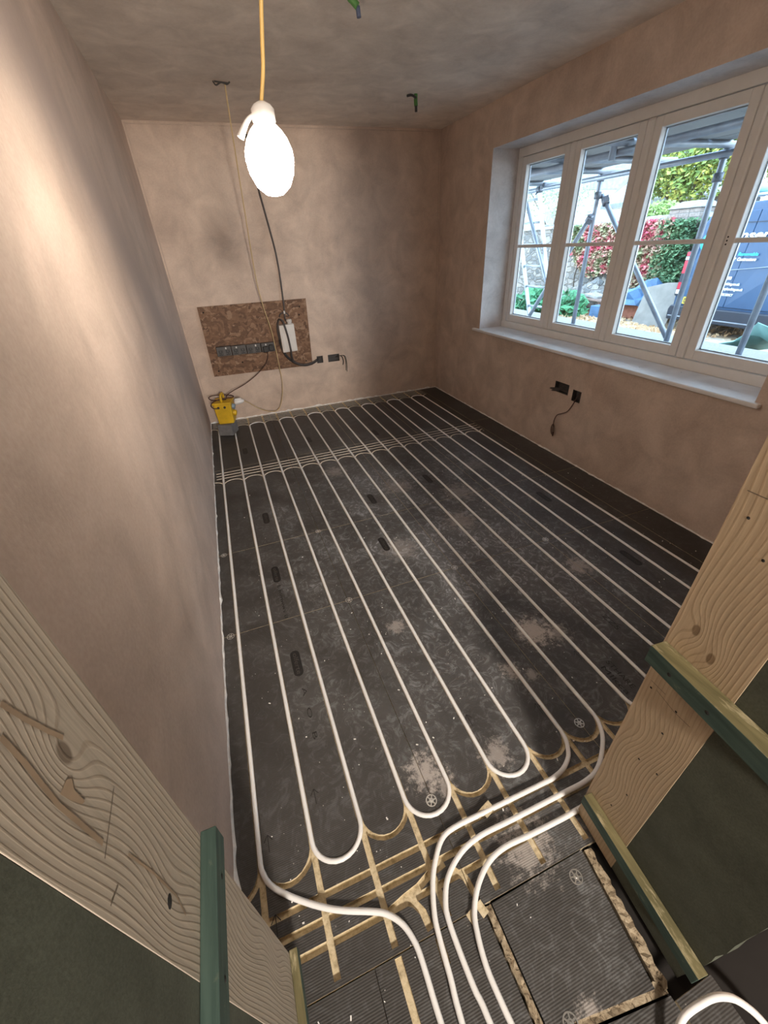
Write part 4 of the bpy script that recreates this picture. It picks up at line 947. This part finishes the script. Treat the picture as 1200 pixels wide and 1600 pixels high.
mb = MB(); mb.hexa([(9.80, 2.69, 1.808), (10.5, 2.69, 1.808), (10.5, 3.49, 1.808), (9.80, 3.49, 1.808), (9.95, 2.9, 1.93), (10.35, 2.9, 1.93), (10.35, 3.28, 1.93), (9.95, 3.28, 1.93)]); mb.build('pier_cap', M['coping'], gw, bevel=0.03)
# creeper
def creep(y0, y1, z0f, n, ztop=1.75):
    for i in range(n):
        y = rnd.uniform(y0, y1); zl = z0f(y); z = zl + (ztop - zl) * rnd.random() ** 0.8
        yield ((9.965 if not 2.7 < y < 3.47 else 9.83) - abs(rnd.gauss(0, 0.06)), y, z)
cr = empty('wall_creeper', (9.95, 5.0, -0.15), 'red and pink creeper hanging over the stone garden wall', 'creeper')
leaves('foliage', M['leaf_red'], creep(3.15, 6.9, lambda y: 0.35 + 0.22 * math.sin(y * 3.1) + max(0, (y - 4.6)) * 0.40, 11000, 1.66), 0.052, cr)
mb = MB()
for y in (4.5, 5.2, 5.9): mb.tube([(9.985, y, -0.2), (9.985, y + 0.1, 0.5), (9.985, y - 0.05, 1.2), (9.985, y + 0.2, 1.7)], 0.012, 5)
mb.build('stem', M['bark'], cr)
iv = empty('ivy', (9.95, 2.7, -0.15), 'dark green ivy covering the end of the garden wall beside the pier', 'ivy')
leaves('foliage', M['leaf_green'], creep(1.95, 3.45, lambda y: -0.1, 8500, 1.62), 0.052, iv)
mb = MB(); mb.tube([(9.985, 2.4, -0.2), (9.985, 2.45, 0.6), (9.985, 2.3, 1.5)], 0.015, 5); mb.build('stem', M['bark'], iv)

def ball(c, r, n, sq=1.0):
    for i in range(n):
        d = Vector((rnd.gauss(0, 1), rnd.gauss(0, 1), rnd.gauss(0, 1))).normalized() * rnd.random() ** 0.35
        yield (c[0] + d.x * r[0], c[1] + d.y * r[1], c[2] + d.z * r[2])
def tree(name, base, clumps, mat_, n, size, label, cat='tree', trunk=0.16):
    e = empty(name, base, label, cat, 'trees and bushes beyond the garden wall')
    def pts():
        tot = sum(r[0] * r[1] * r[2] for _, r in clumps)
        for c, r in clumps: yield from ball(c, r, int(n * r[0] * r[1] * r[2] / tot))
    leaves('foliage', mat_, pts(), size, e)
    mb = MB(); top = clumps[0][0]
    mb.tube([base, ((base[0] * 2 + top[0]) / 3, (base[1] * 2 + top[1]) / 3, base[2] * 0.5 + top[2] * 0.5), top], lambda t: trunk * (1 - 0.6 * t), 8)
    for c, r in clumps[1:]: mb.tube([((base[0] * 2 + top[0]) / 3, (base[1] * 2 + top[1]) / 3, base[2] * 0.5 + top[2] * 0.5), c], lambda t: trunk * 0.45 * (1 - 0.6 * t), 6)
    mb.build('trunk', M['bark'], e); return e
tree('maple_tree', (15.5, 7.4, -0.2), [((15.0, 7.6, 3.3), (1.3, 1.5, 1.0)), ((14.5, 6.6, 2.9), (1.0, 1.1, 0.8)), ((15.5, 6.0, 4.2), (1.5, 1.8, 1.2)), ((15.0, 8.4, 2.9), (0.8, 0.9, 0.6)), ((15.6, 4.6, 3.6), (1.3, 1.6, 1.3))], M['leaf_yellow'], 15000, 0.085, 'yellow and green leafy tree above the garden wall')
tree('bushy_tree', (17.0, 2.0, -0.2), [((17.0, 2.4, 3.6), (1.6, 2.0, 1.6)), ((16.5, 0.6, 2.8), (1.3, 1.6, 1.2)), ((17.0, -1.2, 3.4), (1.6, 1.9, 1.6))], M['leaf_green'], 9000, 0.10, 'dark green bushy tree standing behind the van')
tree('garden_bush', (11.4, 4.95, -0.2), [((11.4, 4.95, 1.78), (0.45, 0.55, 0.30))], M['leaf_bush'], 1500, 0.05, 'green bush just showing over the garden wall', 'bush', 0.06)
tree('pale_tree', (13.5, 11.5, -0.2), [((13.5, 11.2, 3.0), (0.9, 1.2, 1.0)), ((13.0, 10.0, 2.5), (0.7, 1.0, 0.7)), ((13.6, 13.2, 3.0), (0.9, 1.3, 1.0))], M['leaf_pale'], 2600, 0.06, 'thin pale-leaved tree at the far end of the garden wall', 'tree', 0.07)

# houses
hs = empty('white_house', (20, 14, -0.2), 'white rendered gabled house behind the garden wall', 'house')
hx = 18.0
def hp_(u, v, x=hx): return px(u, v, 0, x)
e0 = hp_(961, 319); ap = hp_(1003, 268); e1 = Vector((hx, ap.y * 2 - e0.y, e0.z))
mb = MB(); mb.prism([(hx, e0.y, -0.2), (hx, e1.y, -0.2), tuple(e1), tuple(ap), tuple(e0)], (5, 0, 0)); mb.build('wall', M['house_white'], hs)
for a, b in ((e0, ap), (ap, e1)):
    d = (b - a).normalized(); nrm = Vector((0, -d.z, d.y)); nrm = nrm if nrm.z > 0 else -nrm; mb = MB(); a2 = a - d * 0.35 if a is e0 else a; b2 = b + d * 0.35 if b is e1 else b
    mb.prism([a2 + nrm * 0.02 + Vector((-0.3, 0, 0)), b2 + nrm * 0.02 + Vector((-0.3, 0, 0)), b2 + nrm * 0.20 + Vector((-0.3, 0, 0)), a2 + nrm * 0.20 + Vector((-0.3, 0, 0))], (5.6, 0, 0)); mb.build('roof', M['slate'], hs)
hb = empty('dark_barn', (21, 11, -0.2), 'dark boarded gable with a slate roof under the yellow tree', 'barn')
bxx = 16.5
g0, gp_, g1 = px(1030, 318, 0, bxx), px(1045, 296, 0, bxx), px(1068, 312, 0, bxx)
mb = MB(); mb.prism([(bxx, g0.y, -0.2), (bxx, g1.y, -0.2), tuple(g1), tuple(gp_), tuple(g0)], (4, 0, 0)); mb.build('wall', M['barn'], hb)
for a, b in ((g0, gp_), (gp_, g1)):
    d = (b - a).normalized(); nrm = Vector((0, -d.z, d.y)); nrm = nrm if nrm.z > 0 else -nrm; mb = MB()
    mb.prism([a + nrm * 0.02 - Vector((0.2, 0, 0)), b + nrm * 0.02 - Vector((0.2, 0, 0)), b + nrm * 0.16 - Vector((0.2, 0, 0)), a + nrm * 0.16 - Vector((0.2, 0, 0))], (4.4, 0, 0)); mb.build('roof', M['slate'], hb)
hl = empty('slate_roof_house', (20, 19, -0.2), 'long slate-roofed outbuilding seen between the scaffold tubes', 'house')
r0, r1 = px(1026, 318, 0, 15.8), px(1042, 280, 0, 15.8)
mb = MB(); mb.prism([(15.8, r0.y - 0.2, r0.z), (15.8, r0.y + 2.6, r0.z), (18.4, r0.y + 2.6, r1.z + 0.9), (18.4, r0.y - 0.2, r1.z + 0.9)], (0, 0, 0.15)); mb.build('roof', M['slate'], hl)
mb = MB(); mb.box(15.9, 18.5, r0.y - 0.1, r0.y + 2.5, -0.2, r0.z); mb.build('wall', M['house_white'], hl)
hf = empty('pale_house', (24, 24, -0.2), 'pale house far off behind the thin tree', 'house')
mb = MB(); mb.box(22, 27, 19.5, 27, -0.2, 3.6); mb.build('wall', M['house_white'], hf)
mb = MB(); mb.prism([(21.7, 19.2, 3.6), (27.3, 19.2, 3.6), (24.5, 19.2, 5.0)], (0, 8.1, 0)); mb.build('roof', M['slate'], hf)
mb = MB(); mb.box(21.97, 22.05, 21.6, 22.6, 1.6, 2.8); mb.build('window', M['slate'], hf)

# ------------------------------------------------------------------ scaffold
SX = 4.4
sf = empty('scaffold', (SX, -0.5, 0.5), 'grey tubular scaffold standing right outside the window', 'scaffold')
TR_ = 0.0242
def stube(name, a, b):
    mb = MB(); mb.tube([a, b], TR_, 10); return mb.build(name, M['tube'], sf)
def coupler(p_, ax=(0, 0, 1)):
    mb = MB(); ax = Vector(ax).normalized(); o_ = ax.orthogonal().normalized(); p_ = Vector(p_)
    mb.lathe([(0.028, -0.03), (0.036, -0.03), (0.036, 0.03), (0.028, 0.03)], p_, ax, 10)
    mb.obox(p_ + o_ * 0.045, ax, o_, ax.cross(o_), 0.05, 0.03, 0.055); mb.cyl(p_ - o_ * 0.02 + ax * 0.0, p_ - o_ * 0.07, 0.009, 6)
    mb.build('coupler', M['coupler'], sf)
stands = [(SX, -0.150), (SX, -1.42), (SX, -2.10), (SX, 1.55), (SX, -3.6)]
for (x, y) in stands:
    b_ = gz(x); stube('standard', (x, y, b_ + 0.008), (x, y, 3.2))
    mb = MB(); mb.box(x - 0.075, x + 0.075, y - 0.075, y + 0.075, b_ - 0.004, b_ + 0.008); mb.build('base_plate', M['tube'], sf)
    coupler((x, y, 1.945)); coupler((x, y, 1.80), (0, 0, 1))
xi = 3.25
for y in (-0.15, -1.42, 1.55, -3.6): stube('standard', (xi, y, 1.90), (xi, y, 3.2))
xo = SX - 0.05
stube('ledger', (xo, -5.2, 1.945), (xo, 4.6, 1.945)); stube('ledger', (xi + 0.05, -5.2, 1.945), (xi + 0.05, 4.6, 1.945))
stube('ledger', (xo, -5.2, 3.05), (xo, 4.6, 3.05))
for y in (-0.20, -1.47, 1.50, -3.65, 0.7, -0.8, -2.7): stube('transom', (2.99, y, 1.994), (SX + 0.22, y, 1.994))
for y in (-0.8, 0.7): coupler((xo, y, 1.97), (0, 0, 1)); coupler((xo, y + 0.06, 1.945), (0, 1, 0))
q = lambda u, v, x=SX: px(u, v, 0, x)
stube('brace', q(941, 305, SX + 0.05), q(1041, 527, SX + 0.05)); coupler(q(946, 315, SX + 0.03), (0, -1, -1.4))
stube('brace', q(925, 336, SX - 0.05), q(824, 498, SX - 0.05)); coupler(q(921, 342, SX - 0.05), (0, 1, -1.4))
a, b = q(820, 305, SX + 0.1), q(857, 455, SX + 0.1); d = b - a; b = a + d * ((gz(SX) + 0.02 - a.z) / d.z); stube('brace', a - d * 0.1, b)
# boards lying on the transoms, one thing each
BL = ['grey scaffold board nearest the house wall, overhead outside the window', 'grey scaffold board second out from the house wall, overhead outside the window', 'grey scaffold board third out from the house wall, overhead outside the window', 'grey scaffold board fourth out from the house wall, overhead outside the window', 'grey scaffold board along the outer edge of the platform overhead']
for i in range(5):
    x0 = 3.13 + i * 0.247; mb = MB(); mb.box(x0, x0 + 0.225, -5.0, 4.4, 2.0185, 2.0565)
    b_ = mb.build('scaffold_board', M['board'], bevel=0.003); tag(b_, BL[i], 'board', 'scaffold boards')
    for y in (-5.0, 4.4):
        mb = MB(); mb.box(x0 - 0.002, x0 + 0.227, y - 0.003, y + 0.03 if y < 0 else y + 0.003, 2.034, 2.044); mb.build('end_band', M['coupler'], b_)
mb = MB(); mb.box(4.30, 4.338, -5.0, 4.4, 2.057, 2.28); tag(mb.build('toe_board', M['board'], bevel=0.003), 'grey toe board on edge along the outside of the scaffold platform', 'board', 'scaffold boards')

# ladder
ld = empty('ladder', (4.7, 0.9, 0.5), 'aluminium ladder leaning up through the scaffold at the far end of the window', 'ladder')
s1a, s1b = q(828, 500, 4.62), q(811, 345, 4.50); s2a, s2b = q(857, 462, 4.62), q(842, 290, 4.50)
def ext(a, b, z): return a + (b - a) * ((z - a.z) / (b.z - a.z))
A1, A2 = ext(s1a, s1b, gz(4.62)), ext(s1a, s1b, 3.3); B1, B2 = ext(s2a, s2b, gz(4.62)), ext(s2a, s2b, 3.3)
for a, b in ((A1, A2), (B1, B2)):
    mb = MB(); d = (b - a).normalized(); s_ = Vector((0, 1, 0)); s_ = (s_ - d * s_.dot(d)).normalized(); mb.obox((a + b) / 2, d, s_, d.cross(s_), (b - a).length, 0.022, 0.05); mb.build('stile', M['alu'], ld)
for i in range(11):
    t = 0.05 + i * 0.088
    mb = MB(); mb.tube([A1.lerp(A2, t), B1.lerp(B2, t)], 0.014, 8); mb.build('rung', M['alu'], ld)

# ------------------------------------------------------------------ van, its rear towards the window
VX, VG = 8.5, gz(8.6)
vy0, vy1 = -0.20, 1.72
van = empty('van', (VX, (vy0 + vy1) / 2, VG), 'dark blue tradesman van parked with its rear doors to the window', 'van')
mb = MB()
secs = []
prof = [(vy0 + 0.03, 0.05), (vy0, 0.45), (vy0, 1.0), (vy0 + 0.10, 1.52), (vy0 + 0.20, 1.68), (vy0 + 0.34, 1.745), ((vy0 + vy1) / 2, 1.775), (vy1 - 0.34, 1.745), (vy1 - 0.20, 1.68), (vy1 - 0.10, 1.52), (vy1, 1.0), (vy1, 0.45), (vy1 - 0.03, 0.05)]
for (dx, k_, zf) in ((0.0, 0.985, 1.0), (0.06, 1.0, 1.0), (3.3, 1.0, 1.0), (3.9, 0.97, 0.80), (4.7, 0.93, 0.52)):
    ym = (vy0 + vy1) / 2; secs.append([mb.bm.verts.new((VX + dx + max(0, z - 0.9) * 0.10 * (dx < 0.1), ym + (y - ym) * k_, 0.05 + (z - 0.05) * zf)) for y, z in prof])
for A, B in zip(secs, secs[1:]):
    for i in range(len(A)): mb.bm.faces.new((A[i], A[(i + 1) % len(A)], B[(i + 1) % len(A)], B[i]))
mb.bm.faces.new(secs[0]); mb.bm.faces.new(secs[-1][::-1]); mb.build('body', M['van'], van, bevel=0.02)
ymid = (vy0 + vy1) / 2
VB = 1.0
def vx(z): return VX + max(0, z - 0.9) * 0.10
def vpoly(name, pts, thick, mat_, bev=0.006, off=0.0):
    mb = MB(); mb.prism([(vx(z) - off, y, z) for y, z in pts], (-thick, 0, 0)); return mb.build(name, M[mat_], van, bevel=bev)
dl = vpoly('rear_door', [(ymid + 0.006, 0.30), (vy1 - 0.16, 0.30), (vy1 - 0.15, 1.0), (vy1 - 0.22, 1.56), (vy1 - 0.30, 1.64), (ymid + 0.006, 1.66)], 0.016, 'van', 0.012)
dr = vpoly('rear_door', [(vy0 + 0.16, 0.30), (ymid - 0.006, 0.30), (ymid - 0.006, 1.66), (vy0 + 0.30, 1.64), (vy0 + 0.22, 1.56), (vy0 + 0.15, 1.0)], 0.016, 'van', 0.012)
vpoly('bumper', [(vy0 + 0.02, 0.03), (vy1 - 0.02, 0.03), (vy1 - 0.01, 0.20), (vy1 - 0.04, 0.27), (vy0 + 0.04, 0.27), (vy0 + 0.01, 0.20)], 0.09, 'van_dark', 0.02)
vpoly('bumper_strip', [(vy0 + 0.05, 0.085), (vy1 - 0.05, 0.085), (vy1 - 0.05, 0.105), (vy0 + 0.05, 0.105)], 0.10, 'tube', 0.004)
for s_, ye in ((1, vy1 - 0.075), (-1, vy0 + 0.075)):
    tl = vpoly('tail_light', [(ye - 0.065, 0.42), (ye + 0.065, 0.42), (ye + 0.055, 1.12), (ye - 0.055, 1.12)], 0.03, 'van_dark', 0.01)
    for (za, zb, mt) in ((0.45, 0.52, 'van_white'), (0.53, 0.64, 'van_red'), (0.78, 0.98, 'van_red'), (0.99, 1.04, 'van_white'), (1.05, 1.11, 'van_red')):
        mb = MB(); mb.prism([(vx(1.0) - 0.031, ye - 0.05, za), (vx(1.0) - 0.031, ye + 0.05, za), (vx(1.0) - 0.031, ye + 0.05, zb), (vx(1.0) - 0.031, ye - 0.05, zb)], (-0.008, 0, 0)); mb.build('lens', M[mt], tl)
pl_ = vpoly('number_plate', [(0.985, 0.300), (1.505, 0.300), (1.505, 0.411), (0.985, 0.411)], 0.012, 'plate', 0.0, 0.020)
R_, U_ = (0, -1, 0), (0, 0, 1)
lettering('DU', 0.095, (VX - 0.033, 1.49, 0.322), R_, U_, M['van_dark'], pl_, bold=0.003)
def vtext(txt, size, y, z, width, mat_, shear=0.2, bold=0.002): return lettering(txt, size, (vx(z) - 0.0185, y, z), R_, U_, M[mat_], van, shear=shear, width=width, bold=bold)
vtext('nsen', 0.175, 0.93, 1.275, 0.46, 'van_white', 0.18, 0.006)
vtext('es  |  Renewable', 0.062, 0.995, 1.055, 0.46, 'van_teal')
vtext('neers & Contractors', 0.058, 1.02, 0.985, 0.49, 'van_white', 0.2, 0.003)
vtext('01234 765 283', 0.060, 1.06, 0.715, 0.27, 'van_white', 0.1, 0.003)
vtext('tomsenplumbing.co.uk', 0.054, 1.075, 0.635, 0.45, 'van_white', 0.1)
vtext('info@tomsenplumbing.co.uk', 0.054, 1.09, 0.560, 0.54, 'van_white', 0.1)
vtext('TYRE DENCY', 0.050, 0.895, 0.475, 0.22, 'van_white', 0.1)
vpoly('sticker', [(0.93, 0.472), (1.03, 0.472), (1.03, 0.525), (0.93, 0.525)], 0.003, 'van_white', 0.0, 0.0165)
for s_ in range(3): vpoly('text_bullet', [(1.08 + s_ * 0.014, 0.715 - s_ * 0.078), (1.10 + s_ * 0.014, 0.715 - s_ * 0.078), (1.10 + s_ * 0.014, 0.765 - s_ * 0.078), (1.08 + s_ * 0.014, 0.765 - s_ * 0.078)], 0.003, 'van_teal', 0.0, 0.0165)
mb = MB(); mb.lathe([(0.145, 0.0), (0.145, 0.003), (0.0, 0.003)], (vx(1.27) - 0.0168, 1.40, 1.25), (-1, 0, 0.1), 30); mb.build('round_logo', M['van_teal'], van)
mb = MB(); mb.prism([(vx(0.6) - 0.017, 1.27, 0.60), (vx(0.6) - 0.017, 1.47, 0.60), (vx(0.6) - 0.017, 1.30, 0.80)], (-0.003, 0, 0)); mb.build('hazard_triangle', M['plate'], van)
mb = MB(); mb.tube(smooth_path([(vx(0.86) - 0.018, 1.45, 0.86), (vx(0.86) - 0.018, 1.0, 0.845), (vx(0.86) - 0.018, 0.6, 0.875), (vx(0.87) - 0.018, 0.2, 0.92)], 4), 0.006, 6); mb.build('body_crease', M['tube'], van)
vpoly('door_seam', [(vy0 + 0.24, 1.495), (vy1 - 0.24, 1.495), (vy1 - 0.24, 1.507), (vy0 + 0.24, 1.507)], 0.002, 'van_dark', 0.0, 0.0165)
for dx in (0.35, 1.6): 
    mb = MB(); mb.tube([(VX + dx, vy0 + 0.22, 1.86), (VX + dx, vy1 - 0.22, 1.86)], 0.025, 8)
    for yy in (vy0 + 0.24, vy1 - 0.24): mb.cyl((VX + dx, yy, 1.66), (VX + dx, yy, 1.86), 0.02, 8)
    mb.build('roof_bar', M['alu'], van)
mb = MB(); mb.tube([(VX + 0.1, vy1 - 0.40, 1.955), (VX + 3.2, vy1 - 0.40, 1.955)], 0.065, 12); mb.build('pipe_tube', M['tarp_green'], van)
mb = MB(); mb.box(VX + 0.15, VX + 3.0, 0.0, 0.85, 1.89, 1.95); mb.build('roof_rack_load', M['tarp_green'], van)
for yy in (vy0 + 0.05, vy1 - 0.25):
    for dx in (0.9, 3.7):
        mb = MB(); mb.lathe([(0.0, 0), (0.17, 0), (0.19, 0.02), (0.30, 0.02), (0.32, 0.04), (0.32, 0.18), (0.30, 0.20), (0.0, 0.20)], (VX + dx, yy, VG + 0.32), (0, 1, 0), 24); mb.build('wheel', M['tyre'], van)

# ------------------------------------------------------------------ builder's clutter in the yard
def yardbox(name, u, v, x, w, d, h, mat_, label, cat, rot=0.0, bev=0.01):
    p_ = px(u, v, 0, x); z = gz(x); mb = MB(); ux = Vector((math.sin(rot), -math.cos(rot), 0)); uy = Vector((math.cos(rot), math.sin(rot), 0))
    mb.obox(Vector((x + d / 2, p_.y, z + h / 2 + 0.002)), ux, uy, (0, 0, 1), w, d, h); return tag(mb.build(name, M[mat_], bevel=bev), label, cat)
p0, p1 = px(994, 498, 0, 8.45), px(1044, 490, 0, 8.45)
mb = MB(); z_ = gz(8.45) + 0.002
ya, yb = p0.y + 0.10, px(1046, 480, 0, 8.45).y
mb.prism([(8.45, ya, z_), (8.45, yb, z_), (8.68, yb, 0.62), (8.66, yb + 0.35, 0.60), (8.64, ya, 0.50)], (0.018, 0, -0.004)); tag(mb.build('plywood_sheet', M['ply']), 'pale weathered plywood sheet leaning in the yard beside the van', 'sheet')
def heap(name, c, r, mat_, label, cat, seed, n=18, rough=0.22):
    rr = random.Random(seed); bm = bmesh.new(); bmesh.ops.create_icosphere(bm, subdivisions=3, radius=1.0)
    for v in bm.verts:
        k_ = 1 + rr.uniform(-rough, rough) * 0.35 + 0.18 * math.sin(v.co.x * 5 + seed) * math.cos(v.co.y * 6) + 0.1 * math.sin(v.co.z * 9 + v.co.y * 7)
        z = max(v.co.z, -0.02); v.co = Vector((c[0] + v.co.x * r[0] * k_, c[1] + v.co.y * r[1] * k_, c[2] + z * r[2] * k_))
    me = bpy.data.meshes.new(name); bm.to_mesh(me); bm.free(); me.materials.append(M[mat_]); o = bpy.data.objects.new(name, me); COL.objects.link(o)
    return tag(o, label, cat)
pt = px(1012, 452, 0, 9.05)
yardbox('brick_pallet', 978, 480, 9.0, 0.75, 0.55, 0.50, 'terracotta', 'stack of red clay blocks under the blue tarpaulin', 'blocks', 0.1)
heap('blue_tarpaulin', (9.25, pt.y + 0.05, gz(9.2) + 0.30), (0.42, 0.75, 0.42), 'tarp_blue', 'crumpled blue tarpaulin heaped against the creeper wall', 'tarpaulin', 3)
yardbox('concrete_block', 930, 491, 8.3, 0.36, 0.25, 0.26, 'tarp_blue', 'bluish block standing on the leaves in the yard', 'block', 0.15)
pr = px(912, 462, 0, 8.6)
mb = MB(); mb.obox((8.85, pr.y, gz(8.8) + 0.36), (0, 1, 0.02), (1, 0, 0), (0, 0, 1), 1.25, 0.6, 0.035); tb = mb.build('top', M['rust'])
mbx = MB()
for sx_ in (-0.22, 0.22):
    for sy_ in (-0.5, 0.5): mbx.box(8.85 + sx_ - 0.03, 8.85 + sx_ + 0.03, pr.y + sy_ - 0.03, pr.y + sy_ + 0.03, gz(8.85) + 0.0, gz(8.8) + 0.345)
tb.name = 'trestle_table'; lg = mbx.build('trestle_leg', M['rust'], tb); tag(tb, 'low rusty brown board on legs in front of the stone wall', 'table')
p9 = px(935, 448, 0, 8.8); mb = MB(); mb.obox((8.8, p9.y, gz(8.8) + 0.414), (0, 1, 0.1), (1, 0, 0), (0, -0.1, 1), 0.42, 0.35, 0.06); tag(mb.build('stone_slab', M['coping'], bevel=0.01), 'pale stone slab lying on the low rusty board', 'slab')
p9 = px(952, 430, 0, 9.5); yardbox('clay_pot', 952, 446, 9.4, 0.30, 0.3, 0.55, 'terracotta', 'terracotta chimney pot by the stone wall', 'pot', 0.3, 0.06)
heap('rubble_heap', (9.55, px(945, 440, 0, 9.5).y + 0.3, gz(9.5)), (0.4, 0.9, 0.6), 'stone', 'heap of broken stone against the garden wall', 'rubble', 8)
# plants at the foot of the wall
for i, (u, v, x, n, lab) in enumerate(((834, 488, 6.4, 420, 'bright green leafy plants at the far lower corner of the window view'), (880, 495, 7.2, 380, 'bright green leafy plant beside the second scaffold tube'))):
    p_ = px(u, v, 0, x); e = empty('leafy_plant', (x, p_.y, gz(x)), lab, 'plant', 'green plants in the yard')
    leaves('foliage', M['leaf_fern'], ball((x, p_.y, gz(x) + 0.22), (0.35, 0.5, 0.26), n), 0.10, e)
    mb = MB()
    for j in range(5): mb.tube([(x, p_.y + 0.05 * j - 0.1, gz(x)), (x + rnd.uniform(-0.2, 0.2), p_.y + rnd.uniform(-0.3, 0.3), gz(x) + 0.3)], 0.008, 5)
    mb.build('stem', M['leaf_fern'], e)
# turquoise sheets at the right-hand end
for i, (pts, lab) in enumerate((([(1163, 520), (1172, 500), (1205, 478), (1235, 500), (1230, 520)], 'upper turquoise tarpaulin sheet folded in front of the van'), ([(1158, 545), (1168, 525), (1205, 505), (1240, 520), (1235, 550)], 'lower turquoise tarpaulin sheet spread near the scaffold tube'))):
    x = 6.6 - i * 0.9; mb = MB(); ring_ = []
    zs = gz(x)
    cpt = px(1200, 505 + 18 * i, 0, x)
    bm = mb.bm; n_ = 12; grid = []
    for a in range(n_):
        row = []
        for b in range(6):
            yy = cpt.y + 0.45 - a * 0.11 ; xx = x + b * 0.13 + 0.06 * math.sin(a * 1.3); hgt = (0.10 + 0.16 * math.sin(b * 1.1 + a * 0.5) ** 2) * min(1, a / 3) + 0.02
            row.append(bm.verts.new((xx, yy, gz(xx) + hgt)))
        grid.append(row)
    for a in range(n_ - 1):
        for b in range(5): bm.faces.new((grid[a][b], grid[a + 1][b], grid[a + 1][b + 1], grid[a][b + 1]))
    o = mb.build('turquoise_sheet', M['tarp_green'], smooth=True); tag(o, lab, 'tarpaulin', 'turquoise sheets in the yard')
    so = o.modifiers.new('thick', 'SOLIDIFY'); so.thickness = 0.008
